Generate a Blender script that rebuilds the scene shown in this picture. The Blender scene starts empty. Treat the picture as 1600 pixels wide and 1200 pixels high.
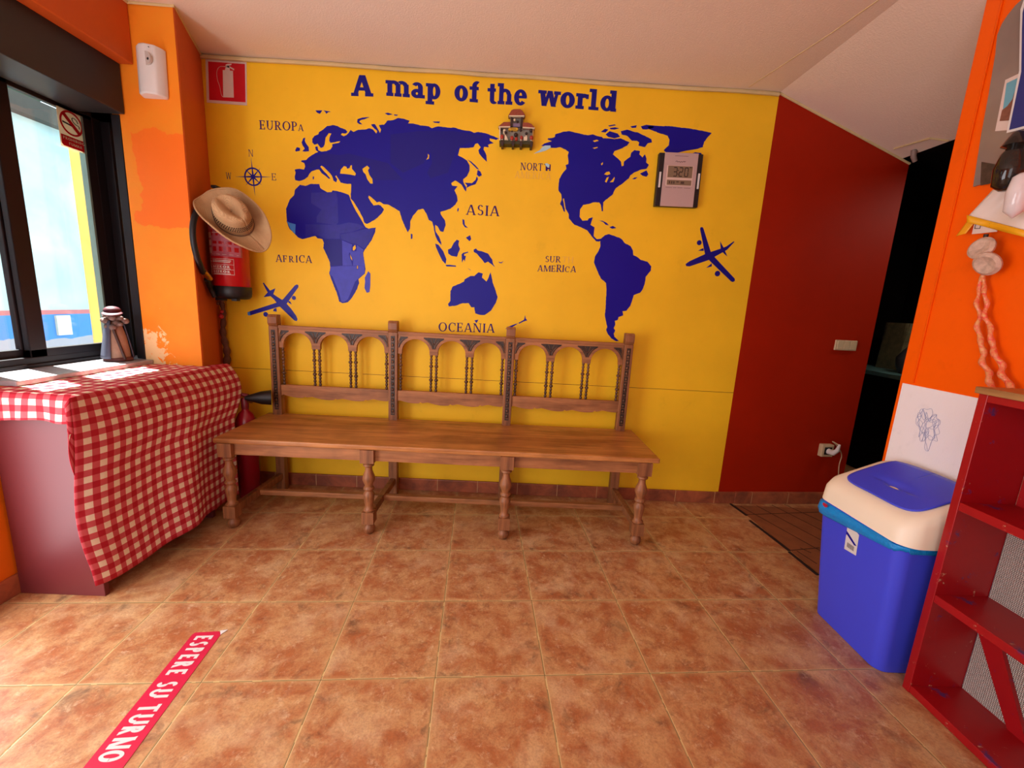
import bpy, bmesh, math, random
from math import sin, cos, pi, atan2, sqrt, radians
from mathutils import Vector, Matrix
from mathutils.geometry import tessellate_polygon
random.seed(7)
SC = bpy.context.scene
COL = SC.collection
V = Vector

# ------------------------------------------------------------------ camera
FPX = 661.7                                   # focal length in pixels of a 1600 px wide frame
PITCH, ROLL = 0.1867, 0.0543
TH = -math.atan(0.0638)                       # turn of the floor tiles against the back wall
YAW = 0.0859 + TH
CAM = V((0.0, -2.350, 1.105))
_f = V((sin(YAW)*cos(PITCH), cos(YAW)*cos(PITCH), -sin(PITCH)))
_r = V((cos(YAW), -sin(YAW), 0)); _u = _r.cross(_f)
RR = cos(ROLL)*_r + sin(ROLL)*_u
UU = -sin(ROLL)*_r + cos(ROLL)*_u
cd = bpy.data.cameras.new('camera'); cam = bpy.data.objects.new('camera', cd); COL.objects.link(cam)
cd.sensor_width = 36.0; cd.lens = FPX/1600*36.0; cd.clip_start = 0.02
cam.matrix_world = Matrix(((RR.x, UU.x, -_f.x, CAM.x), (RR.y, UU.y, -_f.y, CAM.y), (RR.z, UU.z, -_f.z, CAM.z), (0, 0, 0, 1)))
SC.camera = cam

# ------------------------------------------------------------------ light and exposure
SC.view_settings.view_transform = 'Standard'; SC.view_settings.look = 'None'
SC.view_settings.exposure = 0.12; SC.view_settings.gamma = 1.0; SC.view_settings.use_curve_mapping = False
W = bpy.data.worlds.new('sky'); SC.world = W; W.use_nodes = True
bg = W.node_tree.nodes['Background']; bg.inputs[0].default_value = (0.78, 0.91, 1.0, 1); bg.inputs[1].default_value = 2.7
def area(name, loc, direction, sx, sy, power, color):
    l = bpy.data.lights.new(name, 'AREA'); l.shape = 'RECTANGLE'; l.size = sx; l.size_y = sy; l.energy = power; l.color = color
    o = bpy.data.objects.new(name, l); COL.objects.link(o); o.location = loc
    o.rotation_euler = V(direction).to_track_quat('-Z', 'Y').to_euler(); return o
sl = bpy.data.lights.new('sun', 'SUN'); sl.energy = 40; sl.angle = 0.012; sl.color = (1.0, 0.97, 0.92)
so = bpy.data.objects.new('sun', sl); COL.objects.link(so); so.location = (-3, 1, 6)
so.rotation_euler = V((1.0, -0.42, -2.6)).to_track_quat('-Z', 'Y').to_euler()
area('daylight_side_door', (-1.64, -1.75, 1.00), (1, 0.10, 0.06), 1.3, 1.8, 43, (0.90, 0.96, 1.0))
area('daylight_rear_fill', (-0.75, -3.80, 1.15), (0.0, 1, 0.06), 1.5, 2.0, 21, (0.90, 0.96, 1.0))  # added fill from behind the camera; no door is built there

area('back_room_fill', (2.62, -.3, 1.9), (.1, .2, -1), .1, .1, 4.0, (1.0, 0.85, 0.7))  # added dim fill; the back room has no known lamp

def ray(x, y): return _f + RR*((x-800)/FPX) - UU*((y-600)/FPX)
def pl(x, y, n, k):
    d = ray(x, y); n = V(n); return CAM + d*((k-CAM.dot(n))/d.dot(n))
def wl(x, y, Y=0.0): return pl(x, y, (0, 1, 0), Y)        # a point of the back wall (or of a plane in front of it)
def fl(x, y, Z=0.0): return pl(x, y, (0, 0, 1), Z)
def ax(x, y, X): return pl(x, y, (1, 0, 0), X)
RA = radians(5); RN = V((-sin(RA), cos(RA), 0)); RK = RN.dot(V((1.317, 0, 0)))
def rd(x, y, off=0.0): return pl(x, y, RN, RK-off)        # a point of the dark red wall

# ------------------------------------------------------------------ materials
def lin(c):
    return tuple((v/12.92 if v <= .04045 else ((v+.055)/1.055)**2.4) for v in [x/255 for x in c]) + (1,)
class NT:
    def __init__(s, name):
        s.m = bpy.data.materials.new(name); s.m.use_nodes = True; s.t = s.m.node_tree; s.b = s.t.nodes['Principled BSDF']
    def n(s, ty, **k):
        nd = s.t.nodes.new(ty)
        for a, v in k.items(): setattr(nd, a, v)
        return nd
    def l(s, a, b): s.t.links.new(a, b)
    def math(s, op, a, b=None, c=None):
        nd = s.n('ShaderNodeMath', operation=op)
        for i, v in enumerate((a, b, c)):
            if v is None: continue
            if hasattr(v, 'links'): s.l(v, nd.inputs[i])
            else: nd.inputs[i].default_value = v
        return nd.outputs[0]
    def mix(s, f, a, b):
        nd = s.n('ShaderNodeMix', data_type='RGBA')
        for i, v in ((0, f), (6, a), (7, b)):
            if hasattr(v, 'links'): s.l(v, nd.inputs[i])
            else: nd.inputs[i].default_value = v
        return nd.outputs[2]
    def noise(s, scale, detail=4, rough=.6, vec=None, dist=0):
        nd = s.n('ShaderNodeTexNoise'); nd.inputs['Scale'].default_value = scale; nd.inputs['Detail'].default_value = detail
        nd.inputs['Roughness'].default_value = rough; nd.inputs['Distortion'].default_value = dist
        if vec is not None: s.l(vec, nd.inputs['Vector'])
        return nd.outputs['Fac']
    def ramp(s, f, a, b):
        nd = s.n('ShaderNodeMapRange'); nd.inputs[1].default_value = a; nd.inputs[2].default_value = b; s.l(f, nd.inputs[0]); return nd.outputs[0]
    def obj(s): return s.n('ShaderNodeTexCoord').outputs['Object']
    def uv(s): return s.n('ShaderNodeTexCoord').outputs['UV']
    def sep(s, v):
        nd = s.n('ShaderNodeSeparateXYZ'); s.l(v, nd.inputs[0]); return nd.outputs
    def map(s, v, sc=(1, 1, 1), loc=(0, 0, 0), rot=(0, 0, 0)):
        nd = s.n('ShaderNodeMapping'); nd.inputs['Scale'].default_value = sc; nd.inputs['Location'].default_value = loc; nd.inputs['Rotation'].default_value = rot
        s.l(v, nd.inputs[0]); return nd.outputs[0]
    def bump(s, h, st=.3, d=.002):
        nd = s.n('ShaderNodeBump'); nd.inputs['Strength'].default_value = st; nd.inputs['Distance'].default_value = d
        s.l(h, nd.inputs['Height']); s.l(nd.outputs[0], s.b.inputs['Normal'])
    def set(s, col=None, rough=None, **k):
        if col is not None:
            if hasattr(col, 'links'): s.l(col, s.b.inputs['Base Color'])
            else: s.b.inputs['Base Color'].default_value = col
        if rough is not None:
            if hasattr(rough, 'links'): s.l(rough, s.b.inputs['Roughness'])
            else: s.b.inputs['Roughness'].default_value = rough
        for a, v in k.items(): s.b.inputs[a.replace('_', ' ')].default_value = v
        return s.m
def plain(name, rgb, rough=.5, var=.08, scale=30, metal=0, bump=0, spec=.5):
    t = NT(name); c = lin(rgb); o = t.obj(); f = t.noise(scale, 3, .6, o)
    d = tuple(x*(1-var*2) for x in c[:3])+(1,); t.set(t.mix(f, c, d), rough, Metallic=metal, Specular_IOR_Level=spec)
    if bump: t.bump(f, bump)
    return t.m
def painted(name, rgb, rough=.55, var=.12, seam=None, spec=.3):
    t = NT(name); c = lin(rgb); o = t.obj(); d = tuple(x*(1-var) for x in c[:3])+(1,)
    f = t.ramp(t.noise(2.2, 5, .6, o), .35, .65); g = t.noise(260, 3, .6, t.map(o, (1, 1, .35)))
    k = t.mix(f, c, d)
    k = t.mix(t.math('MULTIPLY', t.ramp(t.noise(9, 4, .7, o), .60, .74), .18), k, tuple(x*.55 for x in c[:3])+(1,))
    h = g
    if seam:
        x, y, z = t.sep(o)
        dz = t.math('ABSOLUTE', t.math('SUBTRACT', z, t.math('ADD', seam, t.math('MULTIPLY', t.noise(6, 2, .5, o), .004))))
        ln = t.math('MULTIPLY', t.math('LESS_THAN', dz, .0013), t.math('GREATER_THAN', t.noise(3, 2, .5, o), .40))
        k = t.mix(ln, k, lin((120, 70, 20)))
    t.set(k, rough, Specular_IOR_Level=spec); t.bump(h, .25, .001)
    return t.m
def wood(name, a, b, axis=0, rough=.42, scale=1.0):
    t = NT(name); o = t.obj(); sc = [22*scale]*3; sc[axis] = 1.6*scale
    f = t.noise(1.6, 6, .65, t.map(o, tuple(sc)), .6); g = t.noise(5, 3, .6, o)
    k = t.mix(t.ramp(f, .35, .68), lin(a), lin(b)); k = t.mix(t.math('MULTIPLY', t.ramp(g, .45, .75), .45), k, lin(tuple(v*.5 for v in b)))
    t.set(k, rough); t.bump(f, .25, .001); return t.m
M = {}
M['yellow'] = painted('yellow wall paint', (252, 200, 34), var=.10, seam=.673)
M['orange'] = painted('orange wall paint', (246, 118, 12), var=.16)
M['orange_r'] = painted('orange panel paint', (255, 98, 0), rough=.35, var=.08)
M['red_wall'] = painted('dark red wall paint', (170, 33, 4), var=.10, spec=.15)
M['beam'] = painted('orange beam and shade paint', (206, 92, 30), var=.1)  # darker orange, also paints shade onto the column's right face
M['white_paint'] = painted('white panel paint', (248, 244, 248), rough=.4, var=.04)
M['cornice'] = painted('cream cornice', (228, 205, 150), var=.25)
M['darkroom'] = plain('unlit room black', (14, 8, 8), .9, spec=.1)  # near-black tone stands in for the room's lack of light
M['black'] = plain('black plastic', (22, 22, 26), .45, .2)
M['frame'] = plain('dark window aluminium', (30, 26, 30), .5, .2, spec=.3)
M['shutterbox'] = plain('black shutter box', (38, 36, 38), .5, .1)
M['white_pl'] = plain('white plastic', (225, 222, 218), .45, .03)
M['sill'] = plain('pale sill stone', (176, 172, 176), .35, .2, 60)
M['navy'] = plain('navy vinyl', (14, 6, 150), .42, .08, 6, spec=.25)
M['navy2'] = plain('dark navy vinyl', (22, 18, 134), .42, .08, 6, spec=.25)
M['blue_f'] = plain('faded blue vinyl', (66, 70, 205), .42, .22, 25, spec=.3)
M['blue_m'] = plain('mid blue vinyl', (34, 32, 168), .38, .25, 30, spec=.3)
M['cyan'] = plain('light blue vinyl', (70, 140, 225), .3, .1)
M['silver'] = plain('bare pale vinyl', (185, 225, 235), .25, .1)
M['ghost'] = plain('glue residue', (238, 190, 70), .4, .05)
M['purple'] = plain('purple lettering vinyl', (58, 8, 104), .5, .1, spec=.2)
M['red_sign'] = plain('sign red', (205, 22, 38), .4, .05)
M['sign_white'] = plain('sign white', (225, 205, 195), .4, .04)
M['red_metal'] = plain('glossy red enamel', (196, 14, 26), .28, .1)
M['label_pink'] = plain('pale red label', (214, 120, 140), .5, .2, 80)
M['brass'] = plain('brass', (190, 150, 70), .3, .1, metal=1)
M['steel'] = plain('steel', (170, 170, 170), .3, .1, metal=1)
M['oak'] = wood('worn brown wood', (184, 122, 72), (126, 74, 38), 0, .55)
M['oakz'] = wood('worn brown upright wood', (168, 108, 64), (108, 64, 36), 2, .5)
M['oak_seat'] = wood('worn seat wood', (206, 140, 76), (146, 84, 36), 0, .40, .8)
M['carve'] = wood('recess shade wood', (64, 46, 34), (30, 20, 16), 2, .5)  # dark tone painted in so flat carving parts look recessed
M['spin'] = wood('dark turned wood', (128, 86, 54), (60, 40, 28), 2, .4)
M['straw'] = None
M['desk'] = plain('dull red laminate', (108, 38, 42), .45, .08, 5)
M['binblue'] = plain('blue plastic', (66, 78, 232), .38, .05, 4)
M['bincream'] = plain('cream plastic', (250, 238, 214), .4, .02, 4)
M['bag'] = None
M['shelfred'] = None
M['teal'] = plain('teal worktop', (110, 160, 160), .4, .2)
M['greymetal'] = plain('clock silver plastic', (196, 168, 164), .42, .06, 200)
M['lcd'] = plain('grey green lcd', (136, 116, 92), .3, .08)
M['lcdline'] = plain('lcd digits', (26, 18, 20), .4, 0)
M['ivory'] = plain('ivory plastic', (214, 190, 150), .45, .05)
M['rooftile'] = plain('small red roof', (178, 84, 54), .6, .35, 150)
M['stonegrey'] = plain('small grey stone wall', (168, 160, 145), .7, .2, 150)
M['darkgreen'] = plain('dark green figures', (66, 66, 24), .6, .3, 150)
M['figred'] = plain('small red paint', (190, 58, 36), .5, .2, 90)
M['cream'] = plain('cream paint', (232, 214, 180), .5, .05)
M['brownd'] = plain('dark brown paint', (58, 34, 28), .5, .2)
def special():
    t = NT('woven straw'); o = t.obj(); w = t.n('ShaderNodeTexWave', wave_type='RINGS', rings_direction='Z'); w.inputs['Scale'].default_value = 110; w.inputs['Distortion'].default_value = 1.5
    t.l(o, w.inputs[0]); f = t.noise(18, 4, .6, o)
    k = t.mix(f, lin((214, 176, 126)), lin((164, 122, 82))); k = t.mix(t.math('MULTIPLY', w.outputs['Fac'], .3), k, lin((132, 94, 62)))
    t.set(k, .75); t.bump(w.outputs['Fac'], .5, .002); M['straw'] = t.m
    t = NT('blue bin bag'); o = t.obj(); f = t.noise(40, 4, .7, o, 1.5); t.set(t.mix(f, lin((0, 120, 215)), lin((10, 165, 240))), .22); t.bump(f, .9, .006); M['bag'] = t.m
    # old red paint chipped down to blue and cream
    t = NT('chipped red paint'); o = t.obj(); f = t.ramp(t.noise(12, 6, .75, o), .60, .66); g = t.ramp(t.noise(30, 5, .75, t.map(o, (1, 1, 1), (3, 1, 2))), .66, .69)
    k = t.mix(t.noise(3, 4, .6, o), lin((176, 12, 20)), lin((132, 4, 14))); k = t.mix(t.math('MULTIPLY', f, .8), k, lin((60, 48, 110))); k = t.mix(g, k, lin((190, 150, 120)))
    t.set(k, .38); t.bump(f, .2); M['shelfred'] = t.m
    # floor tile: UV counts tiles
    t = NT('terracotta floor tiles'); uv = t.uv(); x, y, z = t.sep(uv)
    fx = t.math('FRACT', x); fy = t.math('FRACT', y)
    ex = t.math('MINIMUM', fx, t.math('SUBTRACT', 1.0, fx)); ey = t.math('MINIMUM', fy, t.math('SUBTRACT', 1.0, fy))
    e = t.math('MINIMUM', ex, ey); gr = t.math('LESS_THAN', e, .0075)
    cell = t.n('ShaderNodeCombineXYZ'); t.l(t.math('MULTIPLY', t.math('FLOOR', x), 3.71), cell.inputs[0]); t.l(t.math('MULTIPLY', t.math('FLOOR', y), 5.13), cell.inputs[1])
    va = t.n('ShaderNodeVectorMath', operation='ADD'); t.l(uv, va.inputs[0]); t.l(cell.outputs[0], va.inputs[1]); vv = va.outputs[0]
    n1 = t.noise(3.2, 10, .70, vv, .4); n2 = t.noise(6.5, 10, .78, t.map(vv, (1, 1, 1), (4, 2, 0)), .3); n3 = t.noise(2.1, 4, .6, t.map(vv, (1, 1, 1), (9, 7, 0)), .4)
    n4 = t.noise(55, 6, .75, vv); n5 = t.noise(9, 10, .8, t.map(vv, (1, 1, 1), (2, 6, 0)), .2)
    k = t.mix(t.ramp(n1, .41, .59), lin((178, 108, 64)), lin((206, 158, 106)))
    k = t.mix(t.math('MULTIPLY', t.ramp(n2, .50, .68), .75), k, lin((146, 82, 52)))
    k = t.mix(t.math('MULTIPLY', t.ramp(n3, .52, .70), .55), k, lin((226, 194, 148)))
    dk = t.math('MULTIPLY', t.ramp(t.noise(3.4, 6, .7, t.map(vv, (1, 1, 1), (1, 8, 0)), .6), .54, .68), t.ramp(e, .30, .02))
    k = t.mix(t.math('MULTIPLY', dk, .8), k, lin((92, 68, 52)))
    k = t.mix(t.math('MULTIPLY', t.ramp(n5, .55, .66), .6), k, lin((228, 198, 156)))
    k = t.mix(t.math('MULTIPLY', t.ramp(n4, .45, .62), .30), k, lin((118, 80, 56)))
    k = t.mix(t.math('MULTIPLY', t.ramp(e, .05, .01), .35), k, lin((214, 176, 120)))
    k = t.mix(gr, k, lin((206, 178, 120)))
    dark = t.math('MULTIPLY', t.math('LESS_THAN', e, .0022), t.math('GREATER_THAN', t.noise(5, 3, .6, uv), .45)); k = t.mix(dark, k, lin((84, 62, 44)))
    r = t.math('ADD', t.math('MULTIPLY', n2, .25), .30); t.set(k, r, Specular_IOR_Level=.5)
    h = t.math('ADD', t.math('MULTIPLY', n2, .5), t.math('MULTIPLY', t.ramp(e, 0, .012), 1.2)); t.bump(h, .35, .0025); M['tile'] = t.m
    t = NT('terracotta skirting'); o = t.obj(); n1 = t.noise(9, 6, .65, o, .5); x, y, z = t.sep(o)
    fx = t.math('FRACT', t.math('DIVIDE', t.math('ADD', x, .12), .235)); j = t.math('LESS_THAN', fx, .012)
    k = t.mix(t.ramp(n1, .38, .64), lin((176, 96, 62)), lin((128, 70, 50))); k = t.mix(j, k, lin((206, 170, 120))); t.set(k, .38); M['skirt'] = t.m
    # ceiling stucco
    t = NT('stippled white ceiling'); o = t.obj(); f = t.noise(150, 3, .7, o); g = t.noise(1.6, 3, .5, o)
    k = t.mix(g, lin((246, 228, 210)), lin((238, 214, 194))); t.set(k, .8); t.bump(f, .45, .003); M['ceil'] = t.m
    # gingham: UV in metres
    t = NT('red and white gingham'); uv = t.uv(); x, y, z = t.sep(uv)
    sx = t.math('LESS_THAN', t.math('FRACT', t.math('DIVIDE', x, .043)), .5); sy = t.math('LESS_THAN', t.math('FRACT', t.math('DIVIDE', y, .043)), .5)
    s = t.math('ADD', sx, sy); nf = t.noise(900, 2, .6, uv)
    k = t.mix(t.math('GREATER_THAN', s, .5), lin((238, 222, 196)), lin((202, 84, 92))); k = t.mix(t.math('GREATER_THAN', s, 1.5), k, lin((176, 16, 42)))
    k = t.mix(t.math('MULTIPLY', nf, .2), k, lin((150, 90, 80))); t.set(k, .8, Specular_IOR_Level=.2); t.bump(t.noise(14, 3, .6, uv), .5, .01); M['gingham'] = t.m
    # pillar paint with repainted patch and flaking near the sill
    t = NT('flaking orange paint'); o = t.obj(); x, y, z = t.sep(o); c = lin((248, 132, 26))
    k = t.mix(t.ramp(t.noise(3, 5, .6, o), .3, .7), c, lin((240, 150, 32)))
    nz = t.math('MULTIPLY', t.math('SUBTRACT', t.noise(9, 3, .6, o), .5), .14)
    zz = t.math('ADD', z, nz)
    patch = t.math('MULTIPLY', t.ramp(zz, 1.745, 1.752), 1.0); p2 = t.math('SUBTRACT', 1.0, patch); p3 = t.math('GREATER_THAN', t.math('ADD', x, nz), -1.62); p4 = t.math('GREATER_THAN', zz, 1.36)
    k = t.mix(t.math('MULTIPLY', t.math('MULTIPLY', p2, p3), t.math('MULTIPLY', p4, .7)), k, lin((248, 104, 20)))
    fz = t.math('MULTIPLY', t.ramp(z, 1.06, .80), t.ramp(x, -1.46, -1.62)); fk = t.math('GREATER_THAN', t.math('ADD', t.noise(20, 6, .68, o, .6), t.math('MULTIPLY', fz, .36)), .76)
    k = t.mix(fk, k, lin((236, 206, 150))); t.set(k, .55, Specular_IOR_Level=.3); t.bump(t.noise(30, 5, .7, o), .35, .003); M['pillar'] = t.m
    # glass
    t = NT('window glass'); tr = t.n('ShaderNodeBsdfTransparent'); tr.inputs[0].default_value = (.95, .98, .98, 1); gl = t.n('ShaderNodeBsdfGlossy'); gl.inputs['Roughness'].default_value = .02
    mx = t.n('ShaderNodeMixShader'); mx.inputs[0].default_value = .06; t.l(tr.outputs[0], mx.inputs[1]); t.l(gl.outputs[0], mx.inputs[2]); t.l(mx.outputs[0], t.n('ShaderNodeOutputMaterial').inputs[0])
    for nd in list(t.t.nodes):
        if nd.type == 'OUTPUT_MATERIAL' and not nd.inputs[0].links[0].from_node == mx: t.t.nodes.remove(nd)
    t.t.nodes.remove(t.b); M['glass'] = t.m
    # woven silver mesh
    t = NT('woven silver mesh'); uv = t.obj(); x, y, z = t.sep(uv)
    a = t.math('SINE', t.math('MULTIPLY', y, 1300)); b = t.math('SINE', t.math('MULTIPLY', z, 1300)); p = t.math('ADD', t.math('MULTIPLY', a, .5), b)
    f = t.ramp(p, -1.2, 1.2); k = t.mix(f, lin((96, 84, 80)), lin((222, 212, 200))); t.set(k, .35, Metallic=.3); t.bump(f, .6, .003); M['mesh'] = t.m
    # mirror like grey panel
    t = NT('grey glossy panel'); o = t.obj(); t.set(t.mix(t.noise(5, 3, .5, o), lin((176, 160, 150)), lin((120, 108, 102))), .22, Metallic=.35); M['mirror'] = t.m
    t = NT('pink translucent ribbon'); o = t.obj(); f = t.noise(60, 3, .7, o, 1); t.set(t.mix(t.ramp(f, .35, .65), lin((255, 96, 76)), lin((255, 190, 120))), .15, Transmission_Weight=.25); t.bump(f, .8, .004); M['pinkrib'] = t.m
    t = NT('clear film'); t.set((.92, .92, .92, 1), .08, Transmission_Weight=.0, Alpha=.35); t.bump(t.noise(25, 3, .7, t.obj(), 1.5), 1, .02); M['film'] = t.m
    for nm, c_ in (('sticker_white', (232, 222, 196)), ('sticker_red', (205, 30, 44))):
        t = NT(nm.replace('_', ' ')); tl = t.n('ShaderNodeBsdfTranslucent'); tl.inputs[0].default_value = lin(c_); mx = t.n('ShaderNodeMixShader'); mx.inputs[0].default_value = .45
        t.set(lin(c_), .4); out = [n for n in t.t.nodes if n.type == 'OUTPUT_MATERIAL'][0]; t.l(t.b.outputs[0], mx.inputs[1]); t.l(tl.outputs[0], mx.inputs[2]); t.l(mx.outputs[0], out.inputs[0]); M[nm] = t.m
    # exterior
    t = NT('street house render'); o = t.obj(); f = t.noise(1.4, 4, .6, o, 1); x, y, z = t.sep(o)
    k = t.mix(t.ramp(f, .35, .65), lin((178, 210, 220)), lin((150, 190, 205))); k = t.mix(t.math('LESS_THAN', z, .79), k, lin((60, 130, 215)))
    k = t.mix(t.math('MULTIPLY', t.math('GREATER_THAN', z, .79), t.math('LESS_THAN', z, .83)), k, lin((170, 110, 120)))
    k = t.mix(t.math('LESS_THAN', t.math('ADD', z, t.math('MULTIPLY', f, .2)), .68), k, lin((150, 160, 180))); t.set(k, .8); M['street'] = t.m
    t = NT('ochre render'); o = t.obj(); t.set(t.mix(t.noise(9, 5, .7, o), lin((238, 222, 130)), lin((212, 190, 96))), .8); M['ochre'] = t.m
special()

# ------------------------------------------------------------------ mesh helpers
class MB:
    def __init__(s): s.v = []; s.f = []; s.uv = None
    def add(s, vs, fs):
        b = len(s.v); s.v += [V(p) for p in vs]; s.f += [tuple(i+b for i in f) for f in fs]; return s
    def box(s, x0, x1, y0, y1, z0, z1):
        return s.add([(x, y, z) for x in (x0, x1) for y in (y0, y1) for z in (z0, z1)],
                     [(0, 1, 3, 2), (4, 6, 7, 5), (0, 4, 5, 1), (2, 3, 7, 6), (0, 2, 6, 4), (1, 5, 7, 3)])
    def obox(s, o, u, v, w):                    # corner and three edge vectors
        o, u, v, w = V(o), V(u), V(v), V(w)
        return s.add([o+u*a+v*b+w*c for a in (0, 1) for b in (0, 1) for c in (0, 1)],
                     [(0, 1, 3, 2), (4, 6, 7, 5), (0, 4, 5, 1), (2, 3, 7, 6), (0, 2, 6, 4), (1, 5, 7, 3)])
    def prism(s, loops, n):                     # loops: outer and holes, lists of 3D points; extruded along n
        if not isinstance(loops[0][0], (list, tuple)) or not hasattr(loops[0][0], '__len__'): pass
        loops = [[V(p) for p in lp] for lp in loops]; n = V(n); b = len(s.v)
        flat = [p for lp in loops for p in lp]; tris = tessellate_polygon(loops); k = len(flat)
        s.v += flat + [p+n for p in flat]
        for t in tris: s.f.append((b+t[0], b+t[1], b+t[2])); s.f.append((b+k+t[2], b+k+t[1], b+k+t[0]))
        o = b
        for lp in loops:
            m = len(lp)
            for i in range(m): j = (i+1) % m; s.f.append((o+i, o+j, o+k+j, o+k+i))
            o += m
        return s
    def tube(s, pts, r, n=10, closed=False, sy=1.0):
        pts = [V(p) for p in pts]; m = len(pts); rs = r if isinstance(r, (list, tuple)) else [r]*m; b = len(s.v); N = None
        for i, p in enumerate(pts):
            a = pts[(i-1) % m] if (i or closed) else p; c = pts[(i+1) % m] if (i < m-1 or closed) else p
            t = (c-a).normalized()
            if N is None: N = t.orthogonal().normalized()
            else:
                N = N - t*N.dot(t)
                N = N.normalized() if N.length > 1e-6 else t.orthogonal().normalized()
            B = t.cross(N)
            for k in range(n): q = 2*pi*k/n; s.v.append(p + N*cos(q)*rs[i] + B*sin(q)*rs[i]*sy)
        for i in range(m if closed else m-1):
            j = (i+1) % m
            for k in range(n): l = (k+1) % n; s.f.append((b+i*n+k, b+i*n+l, b+j*n+l, b+j*n+k))
        if not closed: s.f.append(tuple(b+k for k in range(n))[::-1]); s.f.append(tuple(b+(m-1)*n+k for k in range(n)))
        return s
    def lathe(s, prof, c=(0, 0, 0), n=24, axis=(0, 0, 1), sx=1, sy=1):      # prof: (r, h)
        c = V(c); A = V(axis).normalized(); q = A.to_track_quat('Z', 'Y') if abs(A.z) < .9999 else Matrix.Identity(3).to_quaternion(); b = len(s.v); m = len(prof)
        for r, h in prof:
            for k in range(n): a = 2*pi*k/n; s.v.append(c + q @ V((r*cos(a)*sx, r*sin(a)*sy, h)))
        for i in range(m-1):
            for k in range(n): l = (k+1) % n; s.f.append((b+i*n+k, b+i*n+l, b+(i+1)*n+l, b+(i+1)*n+k))
        s.f.append(tuple(b+k for k in range(n))[::-1]); s.f.append(tuple(b+(m-1)*n+k for k in range(n)))
        return s
    def ball(s, c, r, n=12, sx=1, sy=1, sz=1):
        return s.lathe([(max(r*sin(pi*i/8), 1e-4), -r*cos(pi*i/8)*sz) for i in range(9)], c, n, sx=sx, sy=sy)
    def grid(s, fn, nu, nv, uvf=None):
        b = len(s.v); s.uv = s.uv or {}
        for i in range(nu+1):
            for j in range(nv+1):
                s.v.append(V(fn(i/nu, j/nv)))
                if uvf: s.uv[len(s.v)-1] = uvf(i/nu, j/nv)
        for i in range(nu):
            for j in range(nv): a = b+i*(nv+1)+j; s.f.append((a, a+nv+1, a+nv+2, a+1))
        return s
    def build(s, name, mat, parent=None, smooth=False, bevel=0, label=None, origin=None, solid=0, subsurf=0):
        o0 = V(origin) if origin is not None else V((0, 0, 0))
        me = bpy.data.meshes.new(name); me.from_pydata([p-o0 for p in s.v], [], s.f); me.validate()
        bm = bmesh.new(); bm.from_mesh(me); bmesh.ops.recalc_face_normals(bm, faces=bm.faces); bm.to_mesh(me); bm.free()
        if s.uv:
            u = me.uv_layers.new(name='UVMap')
            for lp in me.loops:
                if lp.vertex_index in s.uv: u.data[lp.index].uv = s.uv[lp.vertex_index]
        if smooth:
            for p in me.polygons: p.use_smooth = True
        me.materials.append(mat); o = bpy.data.objects.new(name, me); COL.objects.link(o); o.location = o0
        if solid: d = o.modifiers.new('solid', 'SOLIDIFY'); d.thickness = solid; d.offset = 0
        if subsurf: d = o.modifiers.new('sub', 'SUBSURF'); d.levels = subsurf; d.render_levels = subsurf
        if bevel: d = o.modifiers.new('bevel', 'BEVEL'); d.width = bevel; d.segments = 2; d.limit_method = 'ANGLE'; d.angle_limit = radians(40)
        if smooth and me.polygons:
            try: me.set_sharp_from_angle(angle=radians(50))
            except Exception: pass
        if parent is not None:
            bpy.context.view_layer.update() if False else None
            o.parent = parent; o.location = o0 - parent_loc(parent)
        if label: o['label'] = label
        return o
def parent_loc(p):
    l = V(p.location)
    while p.parent is not None: p = p.parent; l = l + V(p.location)
    return l
def tag(o, label, cat, group=None):
    o['label'] = label; o['category'] = cat
    if group: o['group'] = group
    return o
def struct(o): o['kind'] = 'structure'; return o
def thing(name, label, cat, loc=(0, 0, 0), group=None):
    o = bpy.data.objects.new(name, None); COL.objects.link(o); o.location = loc; o.empty_display_size = .05
    return tag(o, label, cat, group)
def bez(pts, n=8):                               # Catmull-Rom through pts
    pts = [V(p) for p in pts]; out = []
    for i in range(len(pts)-1):
        p0 = pts[max(i-1, 0)]; p1 = pts[i]; p2 = pts[i+1]; p3 = pts[min(i+2, len(pts)-1)]
        for k in range(n):
            t = k/n; out.append(.5*((2*p1)+(p2-p0)*t+(2*p0-5*p1+4*p2-p3)*t*t+(3*p1-p0-3*p2+p3)*t**3))
    out.append(pts[-1]); return out

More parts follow.
